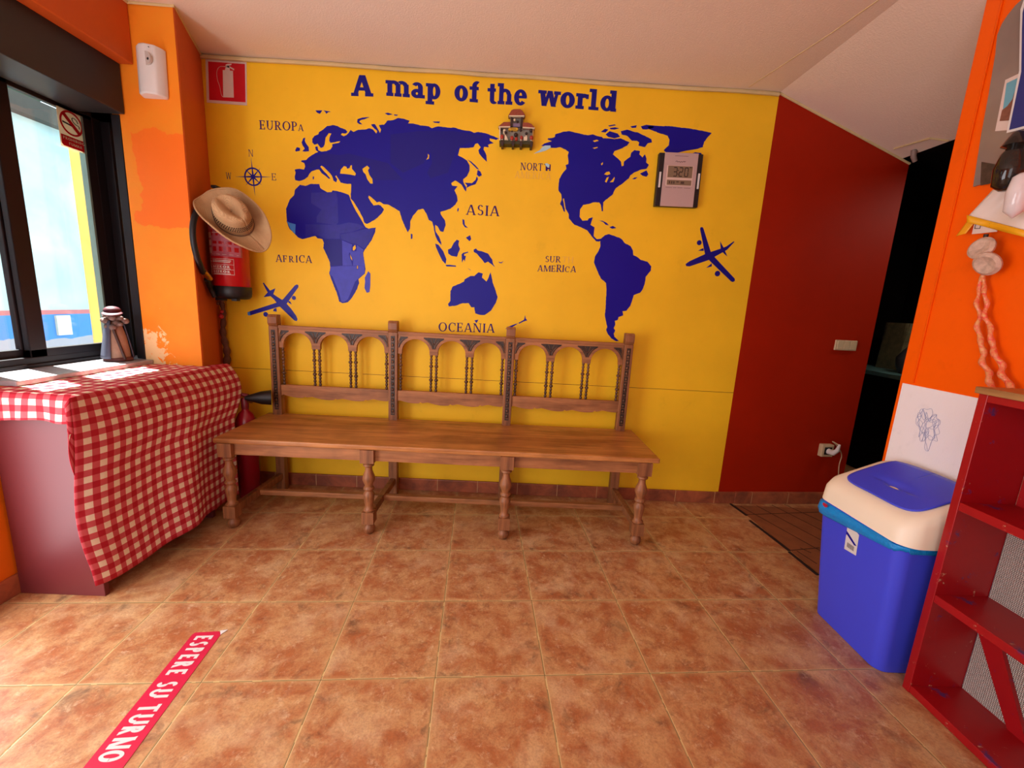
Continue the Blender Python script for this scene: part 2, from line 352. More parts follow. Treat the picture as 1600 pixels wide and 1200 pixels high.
# ------------------------------------------------------------------ lettering (own glyph shapes)
def glyph(ch, w, t, sf):
    P = []
    def R(x0, y0, x1, y1): P.append([(x0, y0), (x1, y0), (x1, y1), (x0, y1)])
    def L(x0, y0, x1, y1, k): P.append([(x0-k/2, y0), (x0+k/2, y0), (x1+k/2, y1), (x1-k/2, y1)])
    def A(cx, cy, rx, ry, a0, a1, wx, wy):
        n = max(4, int(abs(a1-a0)/15)); o = [(cx+rx*cos(radians(a0+(a1-a0)*i/n)), cy+ry*sin(radians(a0+(a1-a0)*i/n))) for i in range(n+1)]
        q = [(cx+(rx-wx)*cos(radians(a0+(a1-a0)*i/n)), cy+(ry-wy)*sin(radians(a0+(a1-a0)*i/n))) for i in range(n+1)]
        for i in range(n): P.append([o[i], o[i+1], q[i+1], q[i]])
    def S(x, y, top=0, k=None):
        if sf <= 0: return
        k = k if k is not None else w/2+sf; R(x-k, y-(t if top else 0), x+k, y+(0 if top else t))
    h = w/2; x = .73
    if ch == 'A': L(.09, 0, .37, 1, t*1.2 if sf else w); L(.68, 0, .40, 1, w); R(.2, .27, .57, .27+t); S(.09, 0, 0, h+sf*.6); S(.67, 0); adv = .80; (R(.2, 1-t, .42, 1) if sf > .06 else 0)
    elif ch == 'B': R(.08, 0, .08+w, 1); A(.30, .74, .24, .26, -90, 90, w*.9, t); A(.30, .27, .27, .27, -90, 90, w*.9, t); R(.08, 0, .32, t); R(.08, 1-t, .32, 1); R(.08, .48, .32, .48+t); adv = .66; (R(0, 0, .1, t), R(0, 1-t, .1, 1)) if sf else 0
    elif ch == 'C': A(.42, .5, .38, .51, 48, 312, w, t); (R(.64, .66, .64+t, .98), 0) if sf else 0; adv = .76
    elif ch == 'D': R(.08, 0, .08+w, 1); A(.30, .5, .40, .5, -90, 90, w, t); R(.08, 0, .32, t); R(.08, 1-t, .32, 1); adv = .78
    elif ch in 'EF':
        R(.08, 0, .08+w, 1); R(.08, 1-t, .56, 1); R(.08, .5-t/2, .46, .5+t/2)
        if ch == 'E': R(.08, 0, .58, t); (R(.58-t, 0, .58, .26) if sf else 0)
        if sf: R(0, 1-t, .1, 1); R(0, 0, (.1 if ch == 'E' else .3), t); R(.56-t, .76, .56, 1); R(.46-t, .38, .46, .62)
        adv = .66
    elif ch == 'H': R(.08, 0, .08+w, 1); R(.62, 0, .62+w, 1); R(.1, .5-t/2, .7, .5+t/2); [S(q, yy, tp) for q in (.08+h, .62+h) for yy, tp in ((0, 0), (1, 1))]; adv = .80+w*.3
    elif ch == 'I': R(.10, 0, .10+w, 1); S(.10+h, 0); S(.10+h, 1, 1); adv = .20+w
    elif ch == 'K': R(.08, 0, .08+w, 1); L(.2, .42, .56, 1, w); L(.62, 0, .3, .56, w); adv = .72
    elif ch == 'M': R(.06, 0, .06+t*1.2 if sf else .06+w, 1); R(.80, 0, .80+w, 1); L(.48, 0, .16, 1, w); L(.46, 0, .84, 1, t if sf else w); [S(q, 0) for q in (.09, .80+h)]; adv = .98
    elif ch == 'N': R(.08, 0, .08+(t if sf else w), 1); R(.66, 0, .66+(t if sf else w), 1); L(.66, 0, .14, 1, w*1.1); (S(.10, 0), S(.68, 1, 1), S(.1, 1, 1, .1)) if sf else 0; adv = .84
    elif ch == 'O': A(.44, .5, .40, .51, 0, 360, w, t); adv = .88
    elif ch in 'PR':
        R(.08, 0, .08+w, 1); A(.32, .72, .26, .28, -90, 90, w*.9, t); R(.08, 1-t, .34, 1); R(.08, .44, .34, .44+t)
        if sf: R(0, 1-t, .1, 1); R(0, 0, .08+w+.08, t)
        if ch == 'R': L(.62, 0, .32, .48, w); S(.62, 0)
        adv = .64 if ch == 'P' else .74
    elif ch == 'S': A(.29, .74, .22, .27, 25, 270, w*.85, t); A(.29, .265, .24, .27, -155, 90, w*.85, t); adv = .58
    elif ch == 'T': R(.34-h, 0, .34+h, 1); R(.02, 1-t, .66, 1); S(.34, 0); (R(.02, .78, .02+t, 1), R(.66-t, .78, .66, 1)) if sf else 0; adv = .70
    elif ch == 'U': R(.08, .35, .08+w, 1); R(.60, .35, .60+(t if sf else w), 1); A(.08+.27+w*.12, .36, .27+w*.12 if sf else .26+w/2, .38, 180, 360, w if not sf else w*.7, t); (S(.08+h, 1, 1), S(.62, 1, 1)) if sf else 0; adv = .80
    elif ch == 'W': L(.25, 0, .1, 1, w); L(.25, 0, .5, 1, t); L(.75, 0, .5, 1, w); L(.75, 0, .95, 1, t); (S(.1, 1, 1), S(.95, 1, 1)) if sf else 0; adv = 1.0
    elif ch == 'Z': R(.05, 0, .56, t); R(.05, 1-t, .56, 1); L(.12, 0, .48, 1, w); adv = .62
    # lower case, slab
    elif ch == 'm':
        for q in (.08, .44, .80): R(q, 0, q+w*.9, .6); S(q+w*.45, 0, 0, w*.45+.05)
        A(.35, .52, .27, .23, 0, 130, w*.9, t); A(.71, .52, .27, .23, 0, 130, w*.9, t); R(.0, .74-t, .2, .74); R(.08, 0, .08+w*.9, .74); adv = 1.10
    elif ch == 'a': A(.28, .50, .25, .25, 0, 150, w*.9, t); R(.53-w*.9, 0, .53, .52); A(.27, .21, .25, .22, 0, 360, w*.85, t); R(.5, 0, .62, t); adv = .66
    elif ch == 'p': R(.08, -.26, .08+w*.9, .74); R(0, -.26, .08+w+.06, -.26+t); R(0, .74-t, .1, .74); A(.37, .37, .27, .38, 0, 360, w*.9, t); adv = .70
    elif ch == 'o': A(.33, .37, .31, .385, 0, 360, w, t); adv = .68
    elif ch == 'f': R(.12, 0, .12+w*.9, .8); A(.34, .76, .22, .25, 60, 180, w*.9, t); R(0, .74-t, .42, .74); R(.02, 0, .40, t); adv = .44
    elif ch == 't': R(.12, .15, .12+w*.9, .95); R(0, .74-t, .40, .74); A(.32, .2, .2, .21, 180, 320, w*.9, t); adv = .46
    elif ch == 'h': R(.08, 0, .08+w*.9, 1); R(0, 1-t, .1, 1); R(.46, 0, .46+w*.9, .5); A(.36, .48, .27+w*.05, .27, 0, 140, w*.9, t); S(.08+w*.45, 0, 0, w*.45+.06); S(.46+w*.45, 0, 0, w*.45+.06); adv = .76
    elif ch == 'e': A(.33, .37, .31, .385, 0, 320, w, t); R(.08, .33, .62, .33+t*.8); adv = .68
    elif ch == 'w': L(.22, 0, .12, .74, w*.9); L(.24, 0, .42, .74, w*.6); L(.62, 0, .44, .74, w*.9); L(.62, 0, .76, .74, w*.6); S(.12, .74, 1, w/2+.06); S(.76, .74, 1, w/2+.03); adv = .88
    elif ch == 'r': R(.08, 0, .08+w*.9, .74); R(0, .74-t, .1, .74); R(0, 0, .36, t); A(.36, .48, .22, .26, 40, 150, w*.8, t*1.2); R(.42, .5, .54, .72); adv = .56
    elif ch == 'l': R(.10, 0, .10+w*.9, 1); R(0, 1-t, .12, 1); R(0, 0, .20+w, t); adv = .22+w
    elif ch == 'd': A(.33, .37, .29, .38, 0, 360, w*.9, t); R(.56-w*.3, 0, .56+w*.6, 1); R(.42, 1-t, .6, 1); R(.6, 0, .74, t); adv = .76
    elif ch == ' ': adv = .36
    else: adv = .5
    return P, adv
STY = {'slab': (.235, .155, .05), 'serif': (.14, .065, .05), 'sans': (.20, .17, 0), 'bold': (.235, .175, 0), 'thin': (.085, .06, .03)}
def lettering(text, p0, p1, up, normal, style, mat, parent, sizes=None, jit=0, thick=.0008, gap=.06, joined=None):
    """text from p0 to p1 along its base line; up = vector of capital height; normal = unit normal out of the surface."""
    w, t, sf = STY[style]; p0, p1, up, normal = V(p0), V(p1), V(up), V(normal)
    gl = [glyph(c, w, t, sf) for c in text]; adv = [g[1]+gap for g in gl]; tot = sum(adv)-gap
    ux = (p1-p0)/tot; x = 0
    big = MB() if joined else None
    for i, (ps, a) in enumerate(gl):
        k = 1.0 if not sizes else sizes[i]; dy = random.uniform(-jit, jit); o = p0+ux*x+up*dy
        if ps:
            mb = big or MB()
            for qi, q in enumerate(ps): mb.prism([[o+ux*px*k+up*py*k-normal*.00005 for px, py in q]], normal*(thick+.00003*qi))
            if not big: mb.build('letter', mat, parent, origin=o)
        x += adv[i]
    return big.build(joined, mat, parent, origin=p0) if big else None

# ================================================================== SETTING
def tile_uv(x, y):
    X = x+0.23787945982832226; c, s = cos(TH), sin(TH); return ((X*c-y*s)/.33+40, (X*s+y*c)/.33+.8578+40)
mb = MB(); q = [(-1.95, -3.95), (3.4, -3.95), (3.4, 1.3), (-1.95, 1.3)]; mb.v = [V((x, y, 0)) for x, y in q]+[V((x, y, -.06)) for x, y in q]; mb.f = [(0, 1, 2, 3), (7, 6, 5, 4), (0, 4, 5, 1), (1, 5, 6, 2), (2, 6, 7, 3), (3, 7, 4, 0)]
mb.uv = {i: tile_uv(*q[i % 4]) for i in range(8)}
struct(mb.build('floor', M['tile']))
CZ = 2.22; SLO = .332
def slz(x): return CZ-SLO*max(0, x-1.317)
mb = MB(); mb.box(-1.95, 1.317, -3.95, .1, CZ, CZ+.08)
mb.prism([[(1.317, -3.95, CZ), (2.06, -3.95, slz(2.06)), (2.06, -3.95, CZ+.08), (1.317, -3.95, CZ+.08)]], (0, 4.6, 0))
struct(mb.build('ceiling', M['ceil']))
# yellow back wall
struct(MB().box(-1.6, 1.317, 0, .1, 0, CZ).build('wall_back', M['yellow']))
# red wall and its return
E2 = V((2.112, RK/cos(RA)+2.112*math.tan(RA), 0)); E1 = V((1.317, 0, 0))
mb = MB(); mb.prism([[(E1.x, E1.y, 0), (E2.x, E2.y, 0), (E2.x, E2.y, slz(E2.x)+.002), (E1.x, E1.y, CZ)]], (0, .12, 0))
struct(mb.build('wall_right', M['red_wall']))
# partition: orange board with white lower panel
PX = 1.50; PY = -.79
mb = MB(); mb.box(PX, PX+.10, -3.9, PY, 0, 2.155); part = struct(mb.build('wall_partition', M['orange_r'], bevel=.004))
mb = MB(); mb.box(PX-.004, PX, -3.9, PY-.018, 0, .892); mb.build('white_panel', M['white_paint'], part, label='white lower panel')
mb = MB(); mb.tube([(PX-.001, PY-.055, z) for z in (.9, 1.4, 2.15)], .006, 8, sy=.5); mb.build('wall_ridge', M['orange_r'], part)
# crayon scribble on the white panel
sc = MB(); C0 = ax(1450, 668, PX-.005); rnd = random.Random(3)
for k in range(4):
    pts = []; cx = rnd.uniform(-.015, .015); cz = rnd.uniform(-.02, .03); a0 = rnd.uniform(0, 6)
    for i in range(26):
        a = a0+i*.42; q_ = rnd.uniform(.25, 1); pts.append(C0+V((0, cx+cos(a)*.036*q_, cz+sin(a)*.062*q_+.010*cos(2*a))))
    sc.tube(bez(pts, 3), .0005, 4)
sc.build('crayon_scribble', plain('blue crayon', (150, 160, 205), .7, .1), part, origin=C0, label='blue crayon scribble')
# left: column between window and yellow wall
mb = MB(); fp = [(-1.67, -.363), (-1.411, -.363), (-1.553, 0.0), (-1.95, 0.0), (-1.95, -.20), (-1.67, -.20)]
mb.prism([[(x, y, 0) for x, y in fp]], (0, 0, CZ)); struct(mb.build('wall_column', M['pillar']))
mb = MB(); mb.prism([[(x, y, 0) for x, y in [(-1.4085, -.36), (-1.4105, -.366), (-1.5545, -.001), (-1.553, .0)]]], (0, 0, CZ)); struct(mb.build('trim_shade', M['beam']))  # thin sheet that colours the column's right face as shaded
mb = MB(); mb.box(-1.95, -1.69, -3.9, -.20, 0, .735); mb.box(-1.95, -1.69, -3.9, -.93, .735, CZ); mb.box(-1.95, -1.69, -.93, -.20, 2.0, CZ)
struct(mb.build('wall_left', M['orange']))
struct(MB().box(-1.70, -1.59, -3.9, -.364, 1.99, CZ).build('wall_lintel', M['beam'], bevel=.006))
struct(MB().box(-1.95, 1.6, -3.98, -3.9, 0, CZ).build('wall_front', M['white_paint']))
# dark room behind the partition
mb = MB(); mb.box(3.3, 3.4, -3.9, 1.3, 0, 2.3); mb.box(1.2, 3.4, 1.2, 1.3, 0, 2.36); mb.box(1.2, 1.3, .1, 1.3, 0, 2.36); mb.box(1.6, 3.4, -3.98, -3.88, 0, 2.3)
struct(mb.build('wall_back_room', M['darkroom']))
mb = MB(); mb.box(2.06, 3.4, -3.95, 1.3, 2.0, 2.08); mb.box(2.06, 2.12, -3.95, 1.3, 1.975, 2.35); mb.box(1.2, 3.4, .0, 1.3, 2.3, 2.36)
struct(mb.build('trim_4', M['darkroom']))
# skirting, cornice
struct(MB().box(-1.553, 1.305, -.014, 0, 0, .071).build('baseboard_back', M['skirt'], bevel=.003))
mb = MB(); d = (E2-E1); nn = V((sin(RA), -cos(RA), 0))*.014
K1 = V((1.43, .0, 0)); mb.obox((E1.x-.012, -.014, 0), (.125, .012, 0), (0, .03, 0), (0, 0, .071)); mb.obox(V((1.42, math.tan(RA)*.10-.016, 0)), (.70, .061, 0), (0, .03, 0), (0, 0, .073))
struct(mb.build('baseboard_right', M['skirt'], bevel=.003))
struct(MB().box(-1.69, -1.678, -3.9, -.363, 0, .075).build('baseboard_left', M['skirt'], bevel=.003))
mb = MB(); mb.tube(bez([(x, -.006+random.uniform(-.002, .002), CZ-.010+random.uniform(-.003, .003)) for x in [-1.55+i*.2 for i in range(15)]+[1.31]], 4), .014, 8, sy=.7)
struct(mb.build('trim_1', M['cornice'], smooth=True))
mb = MB(); mb.tube([(-1.55, -.004, CZ-.004), (-1.411, -.365, CZ-.004), (-1.59, -.368, CZ-.004), (-1.588, -.8, CZ-.004), (-1.588, -3.8, CZ-.004)], .007, 6)
mb.tube([(1.317, -.003, CZ-.004), (E2.x, E2.y-.004, slz(E2.x)-.003)], .006, 6)
struct(mb.build('trim_2', M['cornice'], smooth=True))
mb = MB(); mb.tube([fl(1170, 136, 2.2198), fl(1182, 128, 2.2198), fl(1225, 100, 2.2198), fl(1300, 51, 2.2198), fl(1365, 5, 2.2198), (1.34, -1.2, 2.2198)], .0022, 4, sy=1)
struct(mb.build('trim_5', M['cornice']))
# small hatch and pipe stub at the dark end of the ceiling
mb = MB()
def slp(x, y, dz=0): return V((x, y, slz(x)+dz))
for a, b in (((1.966, .012), (1.99, -.155)), ((1.99, -.155), (2.05, -.19))): mb.tube([slp(a[0], a[1], -.004), slp(b[0], b[1], -.004)], .004, 6)
struct(mb.build('trim_6', M['cornice']))
mb = MB(); mb.tube([slp(2.03, -.035, .0), slp(2.035, -.035, -.03), (2.05, -.033, 1.93)], [.012, .012, .010], 12)
tag(mb.build('pipe_stub', plain('grey pipe', (150, 130, 120), .5), smooth=True), 'short grey pipe stub under the dark end of the ceiling', 'pipe')

# ------------------------------------------------------------------ window
WX = -1.86
win = struct(MB().box(-1.90, -1.84, -.93, -.20, 1.80, 2.0).build('window_1', M['frame'], bevel=.003))
mb = MB(); mb.box(-1.90, -1.84, -.93, -.20, .76, .80); mb.box(-1.90, -1.83, -.93, -.20, .76, .775); mb.box(-1.91, -1.84, -.31, -.20, .76, 1.85); mb.box(-1.84, -1.80, -.27, -.24, .76, 1.80); mb.box(-1.90, -1.84, -.93, -.905, .76, 1.85)
mb.build('window_frame', M['frame'], win, bevel=.003)
def sash(y0, y1, x, wl_, wr):
    mb = MB(); z0, z1 = .785, 1.86
    mb.box(x-.012, x+.012, y0, y0+wl_, z0, z1); mb.box(x-.012, x+.012, y1-wr, y1, z0, z1); mb.box(x-.012, x+.012, y0, y1, z0, z0+.045); mb.box(x-.012, x+.012, y0, y1, z1-.075, z1)
    s = mb.build('sash', M['frame'], win, bevel=.003, origin=(x, y0, z0))
    MB().box(x-.002, x+.002, y0+wl_, y1-wr, z0+.045, z1-.075).build('pane', M['glass'], s, origin=(x, y0, z0+.1))
    return s
sash(-.685, -.300, -1.853, .062, .050); sash(-.91, -.64, -1.880, .09, .05)
mb = MB(); mb.box(-1.853-.010, -1.853+.0135, -.358, -.3495, .83, 1.785); mb.build('glazing_bead', plain('pale green bead', (120, 150, 140), .3), win)
sb = MB().box(-1.84, -1.645, -.93, -.366, 1.80, 1.992).build('shutter_box', M['shutterbox'], win, bevel=.004, label='black shutter box')
mb = MB(); mb.box(-1.71, -1.675, -.362, -.33, .762, 1.80); mb.box(-1.76, -1.74, -.30, -.27, .762, 1.80); mb.build('guide_rail', M['frame'], win, bevel=.002)
MB().box(-1.84, -1.635, -.93, -.366, .742, .760).build('window_sill', M['sill'], win, bevel=.003)
MB().box(-1.70, -1.637, -.93, -.366, .705, .743).build('sill_edge', M['orange'], win, bevel=.006, label='orange plastered edge under the sill')
struct(MB().box(-1.84, -1.69, -.366, -.20, .70, .758).build('trim_7', M['sill']))

# ------------------------------------------------------------------ outside
st = struct(MB().box(-7, -1.97, -6, 5, -.5, -.42).build('ground', plain('street paving', (170, 170, 168), .8, .2, 8)))
mb = MB(); mb.box(-4.3, -4.1, -5, 4.4, -.42, 2.46); hs = thing('street_house', 'pale blue rendered house across the street outside the window', 'house', (-4.2, 0, -.42))
mb.build('wall', M['street'], hs)
MB().box(-4.6, -4.0, -5, 4.4, 2.42, 2.56).build('eave', plain('dark eave', (70, 74, 72), .8, .3, 10), hs, origin=(-4.2, 0, 2.72))
mb = MB(); mb.box(-4.10, -4.08, 1.595, 1.72, .60, .78); mb.build('notice', plain('pale tiles', (196, 214, 205), .6), hs, origin=(-4.08, .6, .2), label='pale square tiles on the blue band')
mb = MB(); mb.box(-2.75, -2.62, .51, .85, -.42, 3.0)
tag(mb.build('street_pier', M['ochre'], bevel=.02), 'ochre yellow rendered pier outside the window, right of the blue house', 'pier')
mb = MB(); rnd = random.Random(5)
for i in range(60): mb.ball((-5.6+rnd.uniform(-.4, .4), rnd.uniform(-3, 3.5), 2.75+rnd.uniform(-.25, .25)), rnd.uniform(.15, .3), 8)
tag(mb.build('hedge', plain('dark foliage', (70, 96, 70), .9, .4, 12)), 'dark green hedge showing above the roof of the street house', 'hedge')

# ================================================================== WALL STICKERS
FR = V((0, -1, 0))
def zpts(ox, oy, z, pts): return [wl(ox+a/z, oy+b/z) for a, b in pts]
R5 = lambda p: zpts(380, 80, 4, p)
R6 = lambda p: zpts(700, 80, 4, p)
R7 = lambda p: zpts(420, 280, 4, p)
R8 = lambda p: zpts(780, 280, 4, p)
R4 = lambda p: zpts(300, 250, 4, p)
def rough_edge(pts, amp=.0009, seed=1):
    r = random.Random(seed); out = []
    for i, p in enumerate(pts):
        q = pts[(i+1) % len(pts)]; out.append(p); d = q-p
        if d.length > .012:
            n = V((-d.z, 0, d.x)).normalized(); k = int(d.length/.008)
            for j in range(1, k): out.append(p+d*(j/k)+n*r.uniform(-amp, amp))
    return out
def decal(name, loops, mat, label=None, cat=None, group=None, parent=None, lift=0, rough=True, th=.0008):
    loops = [rough_edge(l, seed=i+3) if rough and i == 0 else l for i, l in enumerate(loops)]
    loops = [[p+FR*(lift+.0001) for p in l] for l in loops]
    c = sum(loops[0], V((0, 0, 0)))/len(loops[0])
    o = MB().prism(loops, FR*th).build(name, mat, parent, origin=c)
    if label: o['label'] = label
    if cat: o['category'] = cat
    if group: o['group'] = group
    return o
GM = 'navy continents of the world map'; GI = 'navy islands of the world map'
eur = R5([(432,548),(445,530),(470,520),(475,505),(500,490),(525,468),(560,462),(590,468),(610,480),(640,490),(652,505),(640,515),(618,512),(610,522),(628,532),(645,525),(660,510),(672,492),(690,505),(720,492),(760,490),(790,482),(812,490),(832,515),(838,500),(806,470),(800,458),(822,455),(835,475),(855,512),(862,490),(848,462),(880,460),(892,448),(900,435),(940,430),(965,418),(1000,422),(1040,435),(1030,452),(1060,452),(1110,465),(1160,470),(1180,482),(1220,470),(1280,478),(1320,478),(1365,492),(1420,500),(1440,510),(1470,505),(1510,512),(1545,525)]) \
    + R6([(318,545),(300,555),(260,545),(262,560),(285,575),(250,585),(255,600),(225,598),(222,615),(240,650),(243,692),(215,665),(195,640),(190,620),(205,600),(185,575),(170,580),(160,600),(130,605),(75,605),(62,650)]) \
    + R5([(1375,668),(1400,685),(1415,715),(1415,745),(1400,780),(1375,800),(1375,815),(1395,855),(1392,878),(1380,862),(1365,835),(1345,820),(1325,808),(1300,825),(1305,840),(1340,845),(1320,870),(1335,900),(1340,935),(1325,960),(1295,985),(1255,998),(1232,1005),(1235,1020),(1262,1060),(1265,1090),(1250,1130),(1232,1125),(1215,1095),(1200,1085)]) \
    + R7([(1040,310),(1044,330),(1062,355),(1078,395),(1078,412),(1055,385),(1040,350),(1033,320),(1030,295),(1020,265),(1000,255),(985,215),(965,185),(935,190),(925,200),(900,230),(885,260),(882,310),(868,332),(850,295),(830,245),(818,200),(800,190),(785,180),(750,160),(715,155),(693,140),(675,145),(658,128),(640,112),(625,102),(622,115),(640,145),(655,165),(685,160),(700,165),(720,190),(705,215),(680,240),(655,258),(612,280),(598,272),(585,235),(560,190),(530,140),(512,120),(512,92),(515,60),(515,30)]) \
    + R5([(640,828),(610,822),(600,805),(590,790),(582,776),(575,782),(588,800),(582,820),(565,810),(555,780),(540,760),(525,745),(505,725),(490,715),(482,722),(500,745),(520,765),(545,795),(535,798),(515,780),(490,762),(475,740),(460,740),(445,745),(430,750),(415,765),(405,785),(385,800),(365,808),(350,812),(325,805),(322,785),(328,760),(322,740),(350,735),(380,740),(388,720),(382,700),(362,690),(365,683),(395,680),(408,665),(430,650),(450,638),(470,630),(455,620),(450,598),(465,595),(470,620),(490,628),(520,625),(545,615),(558,595),(556,582),(600,572),(608,562),(565,570),(545,572),(538,560),(540,540),(552,515),(535,512),(515,540),(512,560),(510,580),(500,600),(485,605),(475,592),(465,578),(445,585),(432,570)])
black_sea = R5([(605,765),(610,740),(630,718),(645,722),(650,735),(665,730),(670,715),(680,712),(680,735),(705,765),(700,778),(670,772),(640,768)])
caspian = R5([(745,735),(775,715),(790,730),(780,745),(790,775),(808,800),(810,828),(795,828),(775,800),(765,770),(750,755)])
baikal = R5([(1153,640),(1163,650),(1160,672),(1143,680),(1155,660)])
e = decal('continent_sticker', [eur, black_sea, caspian, baikal], M['navy'], 'huge navy wall sticker of Europe and Asia in one piece', 'wall sticker', GM)
for i, q in enumerate(([(440,640),(700,655),(700,700),(690,712),(645,712),(600,745),(560,735),(530,720),(480,700),(410,712),(420,680)], )):
    decal('vinyl_or_sheen_patch', [R5([(430,690),(450,655),(520,640),(600,650),(660,640),(905,700),(1000,806),(830,806),(800,785),(795,755),(800,725),(780,705),(742,725),(742,758),(716,755),(690,728),(690,706),(655,706),(630,708),(598,742),(570,755),(530,715),(480,705),(440,735),(400,720)])], M['navy2'], parent=e, lift=.0009, rough=False, th=.0002)  # reflection on upper Eurasia drawn as a patch of second navy
decal('vinyl_or_sheen_patch', [R5([(920,520),(1100,500),(1300,500),(1480,520),(1500,540),(1340,600),(1300,700),(1280,760),(1170,795),(1150,760),(1180,700),(1175,640),(1150,625),(1130,700),(1000,760),(920,700)])], M['navy2'], parent=e, lift=.0009, rough=False, th=.0002)  # another reflection patch coloured onto the Eurasia sticker
af = R7([(508,118),(500,98),(480,90),(450,80),(400,70),(390,85),(370,85),(345,70),(322,55),(315,30),(260,30),(230,42),(195,35),(185,45),(165,65),(158,100),(130,130),(108,185),(112,240),(112,265),(130,310),(160,340),(185,365),(210,375),(250,365),(290,355),(305,370),(335,375),(345,400),(340,430),(365,480),(382,520),(385,550),(378,590),(400,650),(425,710),(440,765),(460,775),(495,768),(520,740),(550,690),(565,650),(560,625),(600,590),(605,560),(595,500),(590,460),(600,440),(640,385),(665,330),(668,302),(625,310),(605,300),(590,275),(570,240),(545,200),(520,150)])
hv = R7([(525,425),(540,410),(545,430),(535,445),(525,445)]); ht = R7([(508,468),(520,495),(523,510),(512,495)]); hm = R7([(552,530),(558,545),(557,560),(551,560)])
a = decal('continent_sticker', [af, hv, ht, hm], M['navy'], 'blue wall sticker of Africa patched in several faded blues', 'wall sticker', GM)
decal('vinyl_or_sheen_patch', [R7([(388,548),(460,542),(548,542),(550,565),(560,564),(562,542),(598,540),(600,585),(562,620),(540,640),(520,690),(495,750),(470,768),(455,765),(440,710),(415,650),(400,610),(380,592)])], M['blue_f'], parent=a, lift=.0009, rough=False, th=.0002, label='faded lighter blue southern part')
decal('vinyl_or_sheen_patch', [R7([(458,382),(520,408),(518,450),(548,450),(552,412),(592,440),(588,462),(595,505),(602,540),(526,540),(528,505),(505,455),(500,470),(515,510),(522,540),(462,540)])], M['blue_f'], parent=a, lift=.0009, rough=False, th=.0002, label='faded blue patch by the lakes')
decal('vinyl_or_sheen_patch', [R7([(345,376),(450,376),(456,380),(460,538),(388,540),(384,520),(345,430),(349,400)])], M['navy2'], parent=a, lift=.0009, rough=False, th=.0002)
decal('vinyl_or_sheen_patch', [R7([(448,345),(530,330),(610,310),(660,308),(636,384),(596,434),(550,405),(520,400),(456,376)])], M['blue_m'], parent=a, lift=.0009, rough=False, th=.0002)
decal('vinyl_or_sheen_patch', [R7([(265,85),(420,80),(430,120),(435,270),(420,285),(300,270),(300,235),(330,190),(265,150)])], M['blue_m'], parent=a, lift=.0009, rough=False, th=.0002)
decal('vinyl_or_sheen_patch', [R7([(230,282),(440,285),(500,270),(560,280),(600,300),(520,330),(445,340),(445,372),(350,372),(300,350),(230,362)])], M['blue_m'], parent=a, lift=.0012, rough=False, th=.0002)
decal('vinyl_or_sheen_patch', [R7([(113,262),(130,272),(168,282),(165,345),(135,310)])], M['cyan'], parent=a, lift=.0009, rough=False, th=.0002, label='light blue western tip')
na = R6([(582,592),(600,578),(625,570),(650,562),(622,552),(625,545),(660,540),(668,535),(670,520),(715,505),(760,500),(800,510),(850,522),(880,525),(905,520),(930,530),(960,535),(970,545),(1000,545),(1040,550),(1080,545),(1110,560),(1135,570),(1120,590),(1080,610),(1040,625),(1030,645),(1060,670),(1080,690),(1085,720),(1098,715),(1100,690),(1140,660),(1145,635),(1165,618),(1200,625),(1195,645),(1215,665),(1230,645),(1240,670),(1238,695),(1255,710),(1240,735),(1200,742),(1170,755),(1140,775),(1130,795),(1105,815),(1080,835),(1050,855),(1035,880),(1030,895),(985,930),(970,945),(968,1000),(960,1000),(955,960),(945,945),(905,945),(880,955),(845,960),(825,990),(822,1035),(840,1060),(872,1058),(880,1045),(905,1038),(900,1055),(890,1085),(915,1100),(912,1130),(910,1155),(930,1175),(955,1172),(955,1182),(945,1190),(925,1188),(900,1160),(870,1120),(830,1100),(790,1085),(755,1045),(755,1020),(735,985),(725,920),(718,922),(732,1005),(722,1000),(712,970),(700,955),(710,930),(708,895),(690,870),(690,850),(695,800),(715,765),(740,735),(735,712),(752,705),(752,680),(748,650),(755,630),(735,615),(700,600),(670,605),(640,603),(640,592)])
holes = [R6(h) for h in ([(975,770),(990,755),(1008,752),(1015,768),(995,775)], [(980,815),(992,790),(1005,785),(1000,800),(990,822)], [(1010,820),(1030,800),(1040,785),(1042,795),(1033,818)], [(955,705),(968,693),(968,705),(960,714)], [(905,560),(930,553),(943,560),(915,568)], [(903,605),(935,598),(935,604),(915,611)])]
n_ = decal('continent_sticker', [na]+holes, M['navy'], 'navy wall sticker of North America, right of the souvenir house', 'wall sticker', GM)
decal('vinyl_or_sheen_patch', [R6([(535,641),(575,618),(590,600),(605,590),(640,590),(642,603),(610,622),(575,632)])], M['silver'], parent=n_, lift=.0009, rough=False, th=.0003, label='bare pale peninsula strip')
sa = R8([(632,378),(640,368),(660,350),(685,343),(705,350),(750,365),(765,375),(785,400),(820,418),(835,445),(838,475),(860,485),(885,505),(925,515),(950,545),(948,570),(915,610),(910,650),(895,690),(880,710),(840,725),(830,760),(820,790),(795,822),(770,825),(775,850),(745,862),(740,880),(722,885),(725,910),(715,930),(725,945),(715,965),(720,985),(748,1012),(730,1012),(700,995),(680,970),(668,940),(675,925),(665,880),(660,850),(665,800),(670,700),(668,650),(635,620),(612,570),(592,520),(600,480),(620,450),(632,420)])
decal('continent_sticker', [sa], M['navy'], 'navy wall sticker of South America above the right end of the bench', 'wall sticker', GM)
au = R7([(1125,795),(1120,780),(1135,760),(1135,700),(1150,670),(1190,655),(1220,640),(1225,625),(1260,605),(1285,605),(1310,582),(1338,590),(1332,615),(1360,640),(1375,610),(1385,582),(1392,610),(1400,650),(1415,690),(1430,735),(1420,770),(1390,820),(1350,848),(1320,848),(1290,838),(1285,800),(1265,800),(1250,775),(1210,775),(1170,790)])
decal('continent_sticker', [au], M['navy'], 'navy wall sticker of Australia above the word OCEANIA', 'wall sticker', GM)
